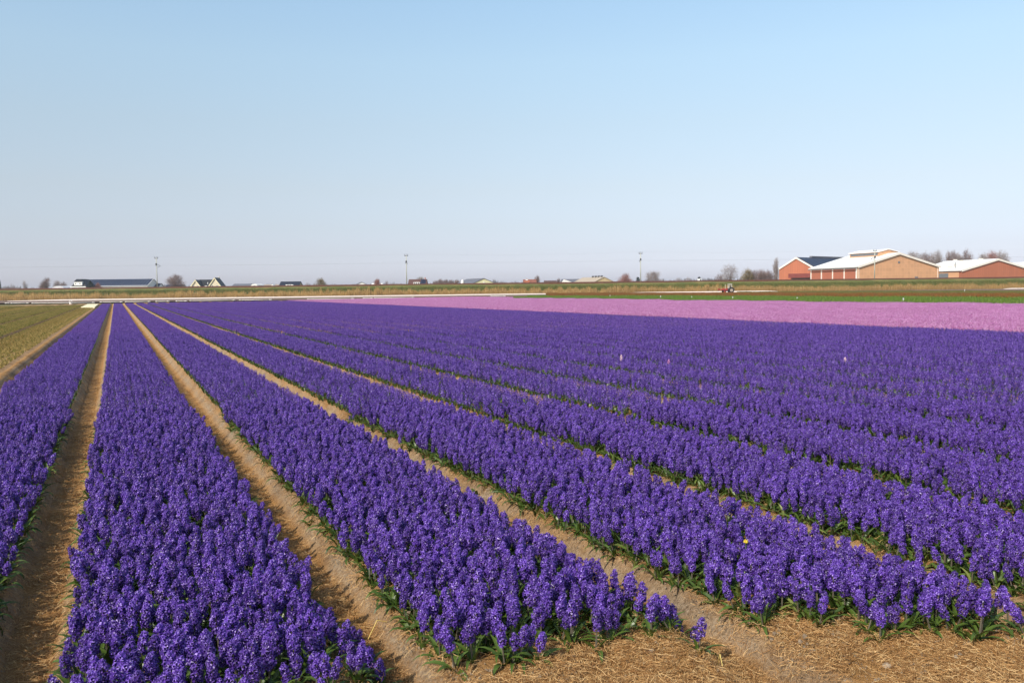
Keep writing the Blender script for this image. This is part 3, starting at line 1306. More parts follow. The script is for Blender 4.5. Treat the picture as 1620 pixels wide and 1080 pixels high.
scatter("embankment_grass", DGT, pp, pr, ps, pv, "green and straw coloured grass growing on the railway embankment", "grass")

REED = leafmat("dry_reed", [(0, (0.18, 0.105, 0.035)), (0.4, (0.36, 0.215, 0.075)), (0.75, (0.50, 0.32, 0.12)), (1, (0.62, 0.46, 0.22))], .8, .25, .1)


def reed_tile(seed, n, hmax):
    r_ = random.Random(seed)
    mb = MB()
    for _ in range(n):
        x, y = r_.uniform(-1.3, 1.3), r_.uniform(-1.2, 1.2)
        h = hmax * (.38 + .62 * r_.random() ** 1.3) * (.8 + .3 * math.sin(x * 2 + seed))
        lx, ly = r_.gauss(0, .07) * h, r_.gauss(0, .07) * h
        w = r_.uniform(.012, .03)
        mb.add([(x - w, y, -.4), (x + w, y, -.4), (x + lx + w * .8, y + ly, h), (x + lx - w * .8, y + ly, h)], [(0, 1, 2, 3)])
        if r_.random() < .5:      # plume
            mb.add([(x + lx, y + ly, h - .02), (x + lx + .05, y + ly + .02, h + .12), (x + lx + .09, y + ly, h + .24), (x + lx - .02, y + ly, h + .13)], [(0, 1, 2, 3)])
        if r_.random() < .6:      # leaf
            z = h * r_.uniform(.3, .8)
            a_ = r_.choice((-1, 1))
            mb.add([(x, y, z), (x + a_ * .02, y, z - .03), (x + a_ * .25, y + r_.uniform(-.1, .1), z + .16)], [(0, 1, 2)])
    return mb.mesh("reed_tile", REED)


RTL = [reed_tile(i, 150, 2.05) for i in range(5)]
pp, pr, ps, pv = [], [], [], []
for s_ in np.arange(-195, 205, 2.1):
    for d_ in (245.0, 247.3, 249.6):
        if rt.random() < .06:
            continue
        dd = d_ + rt.uniform(-.5, .5)
        hv = .90 + .45 * mnoise.noise((s_ * .06, d_ * .3, 1)) + rt.uniform(-.1, .1)
        if s_ > 60:
            hv *= .85
        pp.append((FH[0] * dd + RH[0] * s_, FH[1] * dd + RH[1] * s_, 0.0))
        pr.append((0, 0, YAW + rt.choice((0, math.pi)) + rt.uniform(-.2, .2)))
        ps.append((1, 1, hv))
        pv.append(rt.randrange(5))
scatter("reeds", RTL, pp, pr, ps, pv, "dry golden reeds standing in a belt along the foot of the embankment", "reeds")

# level verge between the bed ends and the reeds
tag(strip_mesh([(168, -.02), (200, -.02), (252.5, -.02)], -430, 430, 20).build("verge", plain("bare_verge_soil", (0.17, 0.115, 0.085), .9, .1, .3, .6)), "rough verge between the bed ends and the reed belt", "verge", kind='structure')

# railway track: ballast, four rails
BALL = plain("rusty_ballast", (0.10, 0.040, 0.024), .9, .1, .25, 1.2)
RAIL = plain("rusty_rail", (0.12, 0.055, 0.035), .6, .3, .15, 2)
c0 = at(810, 450, 268)
trk = thing("railway_track", "rust-brown double railway track on ballast along the embankment top", "railway track", (c0[0], c0[1], 0))
inv = Vector((-c0[0], -c0[1], 0))
o = strip_mesh([(264.0, 2.95), (264.8, 3.38), (272, 3.38), (272.8, 2.95)], -400, 400, 10).build("ballast", BALL, trk)
o.location = inv
for d_ in (265.6, 267.05, 269.7, 271.15):
    mb = MB()
    a_, b_ = -400, 400
    p0 = (FH[0] * d_ + RH[0] * a_, FH[1] * d_ + RH[1] * a_)
    p1 = (FH[0] * d_ + RH[0] * b_, FH[1] * d_ + RH[1] * b_)
    mb.tube((*p0, 3.46), (*p1, 3.46), .08, .08, 4)
    o = mb.build("rail", RAIL, trk)
    o.location = inv

# catenary poles and wires
CONC = plain("pole_steel", (0.42, 0.43, 0.36), .6, .3, .1, 1)
DARK = plain("dark_metal", (0.05, 0.05, 0.055), .6, .3, .1, 1)
poles = []
PD = 264.3
for i, (px, yt, yb, lb) in enumerate(((249, 408.5, 456, "catenary pole beside the lower solar-roofed sheds"),
                                      (643.5, 404.5, 450.5, "catenary pole beside the dark house with three white dormers"),
                                      (1013.5, 401, 446, "catenary pole between two round bare trees"),
                                      (1383.5, 397, 442, "catenary pole in front of the pale orange warehouse gable"))):
    base = at(px, yb, PD)
    top = zat(px, yt, PD) + .15
    base[2] = 2.9
    root = thing("catenary_pole", "grey " + lb, "catenary pole", (base[0], base[1], 2.9), YAW, "catenary poles along the railway")
    H_ = top - 2.9
    mb = MB()
    mb.tube((0, 0, -.4), (0, 0, H_), .16, .12, 8)
    mb.build("mast", CONC, root, True)
    mb = MB()
    mb.box(-.55, .55, -.07, .07, H_ - .28, H_ - .10)
    mb.build("crossarm", DARK, root)
    for sx in (-.48, 0, .48):
        mb = MB()
        mb.tube((sx, 0, H_ - .1), (sx, 0, H_ + .35), .07, .05, 6)
        mb.build("insulator", DARK, root)
    mb = MB()
    mb.tube((0, 0, H_ - 1.9), (0, 2.9, H_ - 2.5), .05, .05, 5)
    mb.tube((0, 0, H_ - 3.1), (0, 2.9, H_ - 2.5), .05, .05, 5)
    mb.tube((0, 0, H_ - 1.9), (-.35, .2, H_ - 2.6), .05, .05, 5)
    mb.build("cantilever", DARK, root)
    mb = MB()
    mb.box(-.22, .22, -.26, -.16, H_ - 2.3, H_ - 1.7)
    mb.build("bracket_box", DARK, root)
    poles.append((base[0], base[1], top))
WIRE = plain("copper_wire", (0.20, 0.20, 0.21), .5, .3, .05)
ext = [np.array(p_) for p_ in poles]
ext = [ext[0] * 2 - ext[1]] + ext + [ext[-1] * 2 - ext[-2]]
for off, rad, sag, yo, lb in ((-2.45, .011, .0, 2.9, "contact wire strung between the catenary poles"),
                              (-1.95, .010, .45, 2.9, "messenger wire sagging above the contact wire"),
                              (.33, .009, .55, 0, "topmost feeder wire hanging from the pole insulators")):
    mb = MB()
    for a_, b_ in zip(ext[:-1], ext[1:]):
        prev = None
        for i in range(9):
            t = i / 8
            pt = a_ * (1 - t) + b_ * t
            c = (pt[0] + FH[0] * yo, pt[1] + FH[1] * yo, pt[2] + off - sag * 4 * t * (1 - t))
            if prev:
                mb.tube(prev, c, rad, rad, 4, 0, False)
            prev = c
    tag(mb.build("overhead_wire", WIRE), lb, "wire")

# ------------------------------------------------------------------ buildings
BRICKO = (0.52, 0.20, 0.095)


def m_clad(col, gw, gh, var=.1, line=.8):
    """cladding with faint panel joints"""
    def b_(nt):
        tc = nt.nodes.new("ShaderNodeTexCoord")
        mp = nt.nodes.new("ShaderNodeMapping")
        mp.inputs['Rotation'].default_value = (R(90), 0, 0)
        nt.links.new(tc.outputs['Object'], mp.inputs[0])
        br = nt.nodes.new("ShaderNodeTexBrick")
        br.offset = 0
        br.inputs['Scale'].default_value = 1
        br.inputs['Mortar Size'].default_value = .06
        br.inputs['Brick Width'].default_value = gw
        br.inputs['Row Height'].default_value = gh
        br.inputs['Color1'].default_value = (*[c * (1 - var) for c in col], 1)
        br.inputs['Color2'].default_value = (*[min(1, c * (1 + var)) for c in col], 1)
        br.inputs['Mortar'].default_value = (*[c * line for c in col], 1)
        nt.links.new(mp.outputs[0], br.inputs[0])
        f = noisefac(nt, .4, 4)
        col2 = mixc(nt, .22, br.outputs[0], ramp(nt, f, [(.3, tuple(c * .75 for c in col)), (.7, tuple(min(1, c * 1.2) for c in col))]))
        return pbsdf(nt, col2, .75, .25)
    return b_


CL_PALE = mat("pale_orange_cladding", m_clad((0.60, 0.325, 0.175), 1.3, 1.3, .08, 1.15))
CL_RED = mat("orange_red_cladding", m_clad((0.43, 0.145, 0.075), 1.0, 30, .07, .8))
CL_BRICK = mat("red_brick", m_clad((0.38, 0.125, 0.07), .8, .4, .1, 1.2))
ROOFW = plain("white_roof", (0.84, 0.82, 0.78), .5, .4, .05, .5)
TRIM = plain("white_trim", (0.80, 0.74, 0.66), .5, .4, .04, 1)
SOLAR = plain("solar_panel", (0.014, 0.022, 0.052), .45, .25, .2, .6)
NAVY = plain("navy_roof_tiles", (0.014, 0.017, 0.03), .5, .3, .25, 2)
BLACKR = plain("black_roof_tiles", (0.010, 0.012, 0.016), .55, .3, .25, 2)
GREYR = plain("grey_roof", (0.13, 0.13, 0.15), .7, .3, .15, 1)
PALER = plain("pale_grey_roof", (0.42, 0.42, 0.44), .6, .3, .1, 1)
BROWNR = plain("brown_roof", (0.11, 0.055, 0.045), .7, .3, .2, 1)
REDR = plain("red_roof_tiles", (0.24, 0.085, 0.05), .7, .3, .2, 1)
TANW = plain("tan_wall", (0.52, 0.40, 0.22), .8, .2, .12, 1)
YELW = plain("pale_yellow_wall", (0.72, 0.66, 0.40), .8, .2, .08, 1)
CREAMW = plain("cream_brick_wall", (0.62, 0.54, 0.40), .8, .2, .15, 2)
WHITEW = plain("white_wall", (0.80, 0.77, 0.72), .7, .3, .06, 1)
GREYM = plain("grey_metal_door", (0.16, 0.17, 0.18), .6, .3, .1, 1)
MAROON = plain("maroon_cladding", (0.20, 0.045, 0.035), .6, .3, .15, 1)
GLASS = plain("dark_window_glass", (0.03, 0.035, 0.045), .12, .6, .2, 2)


def bldg(name, label, cat, px, depth, alpha=0.0, group=None):
    p_ = at(px, 450, depth)
    return thing(name, label, cat, (p_[0], p_[1], -.3), YAW + alpha, group)


def zz(px, py, depth):
    return zat(px, py, depth) + .3      # local height above a building's base


def gable(root, w, ln, he, hr, wallm, roofm, x0=0.0, rt_=.18, over=.35, trim=None, roofname="roof", right=True, left=True, xr=None):
    """gable-fronted shell: front at y=0, ridge along +y; returns parts"""
    xr = x0 + w / 2 if xr is None else xr
    mb = MB()
    mb.prism([(x0, 0), (x0 + w, 0), (x0 + w, he), (xr, hr), (x0, he)], 0, ln)
    wall = mb.build("wall", wallm, root)
    roofs = []
    for sd in (0, 1):
        xe = x0 if sd == 0 else x0 + w
        dx = xr - xe
        dz = hr - he
        ll = math.hypot(dx, dz)
        ex, ez = -dx / ll * over, -dz / ll * over
        nx_, nz_ = (-dz / ll, dx / ll) if sd == 0 else (dz / ll, -dx / ll)
        if nz_ < 0:
            nx_, nz_ = -nx_, -nz_
        g_ = .004
        prof_ = [(xe + ex + nx_ * g_, he + ez + nz_ * g_), (xr + (.0 if sd == 0 else .0), hr + nz_ * g_ + g_),
                 (xr, hr + rt_ + g_), (xe + ex + nx_ * rt_, he + ez + nz_ * rt_)]
        if sd == 1:
            prof_ = prof_[::-1]
        m2 = MB()
        m2.prism(prof_, -over * .6, ln + over * .6)
        roofs.append(m2.build(roofname, roofm, root))
    if trim is not None:
        for sd in (0, 1):
            xe = x0 if sd == 0 else x0 + w
            m2 = MB()
            y_ = -over * .6 - .08
            tw = .42
            m2.add([(xe, y_, he - tw), (xr, y_, hr - tw), (xr, y_, hr + rt_ + .02), (xe, y_, he + rt_ + .02),
                    (xe, y_ + .07, he - tw), (xr, y_ + .07, hr - tw), (xr, y_ + .07, hr + rt_ + .02), (xe, y_ + .07, he + rt_ + .02)],
                   [(0, 1, 2, 3), (7, 6, 5, 4), (0, 4, 5, 1), (3, 2, 6, 7), (0, 3, 7, 4), (1, 5, 6, 2)])
            m2.build("rake_trim", trim, root)
    return wall, roofs


def sidegable(root, x0, x1, he, hr, dp_, wallm, roofm, over=.35, th=.18):
    """ridge along local x (roof slope faces us); front wall at y=0"""
    mb = MB()
    prof_ = [(0, 0), (dp_, 0), (dp_, he), (dp_ / 2, hr), (0, he)]
    n_ = len(prof_)
    vs__ = [(x0, a_, b_) for a_, b_ in prof_] + [(x1, a_, b_) for a_, b_ in prof_]
    mb.add(vs__, [(i, (i + 1) % n_, n_ + (i + 1) % n_, n_ + i) for i in range(n_)] + [tuple(range(n_ - 1, -1, -1)), tuple(range(n_, 2 * n_))])
    wall = mb.build("wall", wallm, root)
    rf = []
    for sd in (0, 1):
        ye = 0 if sd == 0 else dp_
        sg = -1 if sd == 0 else 1
        dy, dz = dp_ / 2, hr - he
        ll = math.hypot(dy, dz)
        eo = (sg * dy / ll * over, -dz / ll * over)
        nn = (sg * dz / ll, dy / ll)
        m2 = MB()
        a0 = (ye + eo[0] + nn[0] * .004, he + eo[1] + nn[1] * .004)
        a1 = (dp_ / 2, hr + .006)
        a2 = (dp_ / 2, hr + th)
        a3 = (ye + eo[0] + nn[0] * th, he + eo[1] + nn[1] * th)
        vs__ = [(x0 - over * .7, *q_) for q_ in (a0, a1, a2, a3)] + [(x1 + over * .7, *q_) for q_ in (a0, a1, a2, a3)]
        m2.add(vs__, [(0, 1, 5, 4), (1, 2, 6, 5), (2, 3, 7, 6), (3, 0, 4, 7), (3, 2, 1, 0), (4, 5, 6, 7)])
        rf.append(m2.build("roof", roofm, root))
    return wall, rf


def slope_panels(root, parent, x0, x1, he, hr, dp_, n_, matl, gap=.12, name="solar_panel", lift=.24, mrg=.25):
    """n columns of panels lying on the front slope of a sidegable roof"""
    dy, dz = dp_ / 2, hr - he
    ll = math.hypot(dy, dz)
    nn = (-dz / ll, dy / ll)
    for i in range(n_):
        xa = x0 + (x1 - x0) * i / n_ + gap / 2
        xb = x0 + (x1 - x0) * (i + 1) / n_ - gap / 2
        m2 = MB()
        pts = []
        for t in (mrg / ll, 1 - mrg / ll):
            for xx in (xa, xb):
                for l_ in (lift, lift + .05):
                    pts.append((xx, dy * t + nn[0] * l_, he + dz * t + nn[1] * l_))
        m2.add(pts, [(1, 3, 7, 5), (0, 4, 6, 2), (0, 1, 5, 4), (2, 6, 7, 3), (0, 2, 3, 1), (4, 5, 7, 6)])
        m2.build(name, matl, parent)


def window(root, x, z, w, h, y=-.04, frame=None, n=1):
    fo = MB()
    fo.box(x - w / 2, x + w / 2, y - .06, y, z, z + h)
    fr = fo.build("window", frame or WHITEP, root)
    for i in range(n):
        g_ = MB()
        a_ = x - w / 2 + w * (i + .12) / n
        b_ = x - w / 2 + w * (i + .88) / n
        g_.box(a_, b_, y - .10, y - .064, z + h * .12, z + h * .88)
        g_.build("pane", GLASS, fr)


# --- pale orange warehouse (white roof)
A15 = R(15)
root = bldg("warehouse", "large warehouse with pale orange gable, white roof and raised ridge vent", "warehouse", 1356, 300, A15)
W2, L2, HE, HR = 34.3, 27.5, 8.2, 12.9
gable(root, W2, L2, HE, HR, CL_PALE, ROOFW, trim=TRIM, over=.7, rt_=.3)
for i in range(4):
    a_, b_ = .6 + i * 6.7, .6 + (i + 1) * 6.7 - .55
    mb = MB()
    mb.box(-.14, -.003, a_, b_, .2, HE - .55)
    mb.build("bay_panel", CL_BRICK, root)
for i in range(5):
    mb = MB()
    y_ = .2 + i * 6.7 - (.15 if i == 4 else 0)
    mb.box(-.35, -.004, y_ - .22, y_ + .22, 0, HE - .3)
    mb.build("post", TRIM, root)
vent = MB()
vent.prism([(W2 / 2 - 4.0, HR - .9), (W2 / 2 + 4.0, HR - .9), (W2 / 2 + 4.0, HR + .75), (W2 / 2, HR + 1.6), (W2 / 2 - 4.0, HR + .75)], 5.5, 22)
v_ = vent.build("ridge_vent", CL_PALE, root)
for sd in (-1, 1):
    mb = MB()
    prof_ = [(W2 / 2, HR + 1.62), (W2 / 2 + sd * 4.5, HR + .66), (W2 / 2 + sd * 4.5, HR + .92), (W2 / 2, HR + 1.9)]
    if sd > 0:
        prof_ = prof_[::-1]
    mb.prism(prof_, 5.2, 22.3)
    mb.build("vent_roof", ROOFW, v_)
mb = MB()
mb.box(W2 / 2 - 4.08, W2 / 2 - 4.003, 6.2, 21.4, HR - .35, HR + .45)
mb.build("louvre", GREYM, v_)
mb = MB()
mb.box(W2 / 2 - .35, W2 / 2 + .35, -.12, -.003, HE + 1.2, HE + 1.9)
mb.build("wall_lamp", GREYM, root)

mb = MB()
mb.box(-1.05, -.75, -.4, L2 + .4, HE - .62, HE - .36)
mb.build("gutter", GREYM, root)
for xx in (.6, W2 - .6):
    mb = MB()
    mb.tube((xx, -.1, 0), (xx, -.1, HE - .2), .09, .09, 6)
    mb.build("downpipe", TRIM, root)
mb = MB()
mb.box(24, 25.3, -.10, -.003, .2, 4.6)
mb.build("door", GREYM, root)

# --- orange-red barn with solar roof, behind left
p_ = at(1232.5, 450, 345)
A1 = R(-48)
root = bldg("solar_barn", "orange-red gabled barn with navy solar roof and maroon canopy box", "barn", 1232.5, 345, A1)
W1, L1, HE1, HR1 = 15.2, 42, 8.7, 12.9
gable(root, W1, L1, HE1, HR1, CL_RED, GREYR, trim=TRIM, over=.5, rt_=.25)
dxs, dzs = W1 / 2, HR1 - HE1
lls = math.hypot(dxs, dzs)
for i in range(10):
    m2 = MB()
    pts = []
    for t in (.05, .96):
        for yy in (.6 + i * 4.1, .6 + (i + 1) * 4.1 - .22):
            for l_ in (.29, .36):
                pts.append((W1 - dxs * t + dzs / lls * l_, yy, HE1 + dzs * t + dxs / lls * l_))
    m2.add(pts, [(1, 3, 7, 5), (0, 4, 6, 2), (0, 1, 5, 4), (2, 6, 7, 3), (0, 2, 3, 1), (4, 5, 7, 6)])
    m2.build("solar_panel", SOLAR, root)
mb = MB()
mb.box(5.6, 15.0, -2.6, -.004, 4.9, 6.6)
mb.build("canopy", MAROON, root)
mb = MB()
mb.box(5.8, 14.8, -.10, -.003, .3, 4.9)
mb.build("canopy_shade_panel", GREYM, root)  # dark panel puts the shadow below the canopy into colour
mb = MB()
mb.box(W1 / 2 - .5, W1 / 2 + .5, 11, 41.5, HR1 + .2, HR1 + .85)
mb.build("rear_barn_roof", GREYR, root)  # box on this ridge stands for the dark roof of a barn behind

# --- deep orange warehouse at the right
root = bldg("warehouse", "warehouse with deep orange-red gable, white vented roof and grey roller door", "warehouse", 1520, 330, A15)
W3, L3, HE3, HR3 = 34.5, 27, 6.9, 11.2
gable(root, W3, L3, HE3, HR3, CL_RED, ROOFW, trim=TRIM, over=.6, rt_=.3)
mb = MB()
mb.box(-.10, -.003, 1.0, 26.5, .1, HE3 - .5)
mb.build("side_cladding", CL_PALE, root)
mb = MB()
mb.box(-.24, -.104, 6.4, 11.6, .2, 6.0)
mb.build("roller_door", GREYM, root)
sl = (HR3 - HE3) / (W3 / 2)
for (xx, yy, s_) in ((3, 9, .9), (4.5, 12, .9), (3.4, 15, .9), (6.5, 10, .9), (8, 18, 1.0), (10.5, 8, 1.0), (13, 14, 1.1), (15, 6, 1.0), (15.5, 20, 1.0)):
    mb = MB()
    z_ = HE3 + sl * xx
    mb.box(xx - s_ / 2, xx + s_ / 2, yy - s_ / 2, yy + s_ / 2, z_ - .3, z_ + 1.0)
    mb.box(xx - s_ * .65, xx + s_ * .65, yy - s_ * .65, yy + s_ * .65, z_ + 1.003, z_ + 1.15)
    mb.build("roof_vent", TRIM, root)
mb = MB()
mb.tube((3.6, 7.0, HE3 + .5), (3.6, 7.0, HE3 + 3.4), .16, .16, 8)
mb.build("flue_pipe", GREYM, root)

# --- white roofed hall, far right
root = bldg("hall", "low hall with plain white roof half hidden behind the deep orange warehouse", "hall", 1607, 392, R(12))
gable(root, 34, 30, 8.2, 11.6, CL_RED, ROOFW, over=.6, rt_=.3)

# --- farmhouse with white dormer front, left
D = 390
root = bldg("farmhouse", "black-roofed farmhouse with white upper front beside the long solar barn", "farmhouse", 124.5, D)
k_ = D / FPX


def X(px, c, d_=None):
    return (px - c) * (d_ or D) / FPX


def trapezoid(root, name, matl, xa0, xa1, za, xb0, xb1, zb, y0, y1, yt0=None, yt1=None):
    yt0 = y0 if yt0 is None else yt0
    yt1 = y1 if yt1 is None else yt1
    m2 = MB()
    m2.add([(xa0, y0, za), (xa1, y0, za), (xa1, y1, za), (xa0, y1, za), (xb0, yt0, zb), (xb1, yt0, zb), (xb1, yt1, zb), (xb0, yt1, zb)],
           [(0, 3, 2, 1), (4, 5, 6, 7), (0, 1, 5, 4), (1, 2, 6, 5), (2, 3, 7, 6), (3, 0, 4, 7)])
    return m2.build(name, matl, root)


z_e, z_m, z_t = zz(124, 453.6, D), zz(124, 445.6, D), zz(124, 441.8, D)
mb = MB()
mb.box(X(114, 124.5), X(136, 124.5), 0, 9, 0, z_e - .1)
mb.build("wall", CL_BRICK, root)
trapezoid(root, "roof", BLACKR, X(113, 124.5), X(136.5, 124.5), z_e, X(120.5, 124.5), X(129, 124.5), z_t, -.6, 9.6, 1.5, 7.5)
mb = MB()
mb.box(X(112, 124.5), X(137, 124.5), -.9, -.604, z_e - .32, z_e + .12)
mb.build("gutter", WHITEP, root)
mb = MB()
mb.box(X(118.6, 124.5), X(131, 124.5), -.75, 5, z_e + .6, z_m)
dm = mb.build("dormer", WHITEP, root)
for px in (121, 127.8):
    mb = MB()
    mb.box(X(px - .9, 124.5), X(px + .9, 124.5), -.80, -.753, z_e + 1.2, z_m - .6)
    mb.build("pane", GREYM, dm)
trapezoid(root, "dormer_roof", BLACKR, X(118.3, 124.5), X(131.2, 124.5), z_m + .01, X(120.4, 124.5), X(129.2, 124.5), z_t + .1, -.95, 5.2, .5, 5)
for px in (119, 122.8, 126.5):
    window(root, X(px, 124.5), z_e - 1.6, .65, 1.1)

# --- long solar barn
D = 400
root = bldg("solar_barn", "long low barn with navy solar panel roof and white wall behind the farmhouse", "barn", 183, D)
he_, hr_ = zz(183, 452.6, D), zz(183, 441.8, D)
xa, xb = X(131.5, 183), X(233, 183)
_, rf = sidegable(root, xa, xb, he_, hr_, 14, WHITEW, PALER)
slope_panels(root, rf[0], xa, xb, he_, hr_, 14, 22, SOLAR, .24, mrg=.25)
root = bldg("solar_shed", "lower blue solar-roofed shed joined to the long solar barn", "shed", 241, D + 6)
he_, hr_ = zz(241, 456.5, D), zz(241, 448.3, D)
xa, xb = X(233.9, 241), X(248, 241)
_, rf = sidegable(root, xa, xb, he_, hr_, 10, WHITEW, GREYR)
slope_panels(root, rf[0], xa, xb, he_, hr_, 10, 4, SOLAR, .2, mrg=.2)
root = bldg("solar_shed", "small flat blue-roofed shed between the catenary pole and a round bare tree", "shed", 270, D + 14)
he_, hr_ = zz(270, 456.5, D), zz(270, 450.3, D)
xa, xb = X(257.5, 270), X(284, 270)
_, rf = sidegable(root, xa, xb, he_, hr_, 10, WHITEW, GREYR)
slope_panels(root, rf[0], xa, xb, he_, hr_, 10, 7, SOLAR, .2, mrg=.2)

# --- pale polytunnel roof at the left
D = 430
root = bldg("polytunnel", "low pale polytunnel among bare trees left of the farmhouse".replace("left of", "beside"), "polytunnel", 91, D)
mb = MB()
n_ = 10
ht = zz(91, 452.3, D)
wv = X(104, 91) - X(77, 91)
prof_ = [(-wv / 2 * math.cos(math.pi * i / n_), ht * (.45 + .55 * math.sin(math.pi * i / n_))) for i in range(n_ + 1)]
prof_ = [(-wv / 2, 0)] + prof_ + [(wv / 2, 0)]
mb.prism(prof_[::-1], 0, 20)
mb.build("cover", plain("tunnel_film", (0.62, 0.60, 0.62), .5, .4, .06, 1), root)
mb = MB()
mb.box(-1.2, 1.2, -.1, -.003, .1, 2.6)
mb.build("door", GREYM, root)

# --- house with twin cream gables and black roof
D = 380
root = bldg("house", "house with two cream gables and a black roof between them", "house", 328, D)
zr = zz(325, 442.6, D)
za = zz(325, 455.5, D)
_, rf = sidegable(root, X(311, 328), X(343, 328), za - 1.2, zr, 9, CREAMW, BLACKR)
for (l_, c_, r_, yt, yb) in ((303, 312.3, 321.6, 443.2, 455.2), (331.5, 342.4, 353.6, 439.8, 454.6)):
    hb = zz(c_, yb, D)
    htp = zz(c_, yt, D)
    mb = MB()
    a_, m_, b_ = X(l_, 328), X(c_, 328), X(r_, 328)
    mb.prism([(a_ + .2, 0), (b_ - .2, 0), (b_ - .2, hb), (m_, htp - .15), (a_ + .2, hb)], -2.2, 4)
    gw_ = mb.build("gable_wall", CREAMW, root)
    for sd in (0, 1):
        xe = a_ if sd == 0 else b_
        pr_ = [(xe, hb - .2), (m_, htp - .02), (m_, htp + .2), (xe + (-.3 if sd == 0 else .3), hb - .2)]
        if sd == 1:
            pr_ = pr_[::-1]
        m2 = MB()
        m2.prism(pr_, -2.5, 4.2)
        m2.build("gable_roof", BLACKR, gw_)
        t2 = MB()
        pr_ = [(xe, hb - .5), (m_, htp - .35), (m_, htp + .22), (xe + (-.3 if sd == 0 else .3), hb - .2)]
        if sd == 1:
            pr_ = pr_[::-1]
        t2.prism(pr_, -2.62, -2.504)
        t2.build("bargeboard", CREAM, gw_)
    for dx_ in (-1.0, 1.0):
        window(gw_, m_ + dx_, hb - .1, .6, 1.1, -2.21)
mb = MB()
mb.box(X(323.8, 328), X(327.5, 328), 0.1, 2.2, za - 1.0, za + 1.0)
mb.build("dormer", WHITEP, root)
mb = MB()
mb.box(X(325.2, 328), X(326.0, 328), 2.5, 3.0, za, za + 2.6)
mb.build("flagpole_stack", WHITEP, root)
mb = MB()
mb.box(X(341.3, 328), X(342.6, 328), 3.8, 4.5, zr - .5, zz(342, 437.6, D))
mb.build("chimney", CREAMW, root)

# --- row of low roofs
D = 420
root = bldg("shed", "long low grey-roofed shed beside the twin-gabled house", "shed", 381, D)
sidegable(root, X(366.5, 381), X(397, 381), zz(381, 453, D), zz(381, 449.2, D), 10, WHITEW, GREYR)
root = bldg("arched_shed", "small white arched shed at the end of the long grey roof", "shed", 402, D - 12)
wv = X(408, 402) - X(396, 402)
ht = zz(402, 449.4, D)
prof_ = [(-wv / 2 * math.cos(math.pi * i / 10), ht - wv * .42 + wv * .42 * math.sin(math.pi * i / 10)) for i in range(11)]
mb = MB()
mb.prism(([(-wv / 2, 0)] + prof_ + [(wv / 2, 0)])[::-1], 0, 12)
mb.build("shell", WHITEW, root)
prof2 = [(x_ * .72, (z_ - ht) * .95 + ht - .75) for x_, z_ in prof_]
mb = MB()
mb.prism(([(-wv * .36, .1)] + prof2 + [(wv * .36, .1)])[::-1], -.08, -.004)
mb.build("recess", GREYM, root)
mb = MB()
mb.box(-.9, .9, -.16, -.084, ht - 3.0, ht - 1.7)
mb.build("door", WHITEP, root)
root = bldg("barn", "low tan-roofed barn with a small white gable beside the arched shed", "barn", 422, D + 8)
sidegable(root, X(408.5, 422), X(438, 422), zz(422, 453.2, D), zz(422, 450.2, D), 10, TANW, plain("tan_roof", (0.34, 0.27, 0.21), .8, .2))
mb = MB()
hb = zz(432, 453.5, D)
mb.prism([(X(428, 422), 0), (X(436, 422), 0), (X(436, 422), hb), (X(432, 422), zz(432, 449.3, D)), (X(428, 422), hb)], -1.2, 2)
mb.build("gable_wall", WHITEW, root)

# --- dark navy roofed bungalow
D = 360
root = bldg("bungalow", "bungalow with wide navy-black roof and white dormer windows", "bungalow", 456, D)
_, rf = sidegable(root, X(440.7, 456), X(471.3, 456), zz(456, 455, D), zz(456, 445.7, D), 9, TANW, NAVY)
mb = MB()
zb = zz(456, 453.6, D)
mb.box(X(451.5, 456), X(463.3, 456), .2, 3.2, zb, zz(456, 450.0, D))
dm = mb.build("dormer", WHITEP, root)
for px in (455.5, 459):
    mb = MB()
    mb.box(X(px - 1, 456), X(px + 1, 456), .1, .196, zb + .3, zb + .8)
    mb.build("pane", GLASS, dm)

# --- white gabled barn
D = 420
root = bldg("barn", "white-gabled barn with pale grey roof between two round trees", "barn", 572, D, R(12))
w_ = X(584, 562)
gable(root, w_, 18, zz(572, 452, D), zz(572, 446.4, D), WHITEW, GREYR, x0=-w_ / 2)
mb = MB()
mb.box(-1.4, 1.4, -.12, -.004, .2, zz(572, 452, D) - .2)
mb.build("door", GREYM, root)
root = bldg("white_shed", "little white shed below the round red tree", "shed", 590, D)
sidegable(root, X(588, 590), X(604, 590), zz(590, 451, D), zz(590, 448.6, D), 4, WHITEW, WHITEW)

# --- dark house with three white dormers
D = 350
root = bldg("house", "dark house with brown and solar roof and three white-framed dormer windows", "house", 659, D)
he_, hr_ = zz(659, 452, D), zz(659, 442.2, D)
_, rf = sidegable(root, X(645.8, 659), X(673.3, 659), he_, hr_, 9, CL_BRICK, BROWNR)
slope_panels(root, rf[0], X(664.5, 659), X(672.8, 659), he_, hr_, 9, 4, SOLAR, .12)
zb = zz(659, 450.4, D)
mb = MB()
mb.box(X(654.2, 659), X(664, 659), .0, 3.4, zb, zz(659, 446.3, D))
dm = mb.build("dormer", WHITEP, root)
for px in (656, 659, 662):
    mb = MB()
    mb.box(X(px - .85, 659), X(px + .85, 659), -.08, -.004, zb + .25, zb + .85)
    mb.build("pane", GLASS, dm)
mb = MB()
mb.box(X(670.5, 659), X(671.8, 659), 4, 4.6, hr_ - .4, hr_ + .9)
mb.build("chimney", CL_BRICK, root)

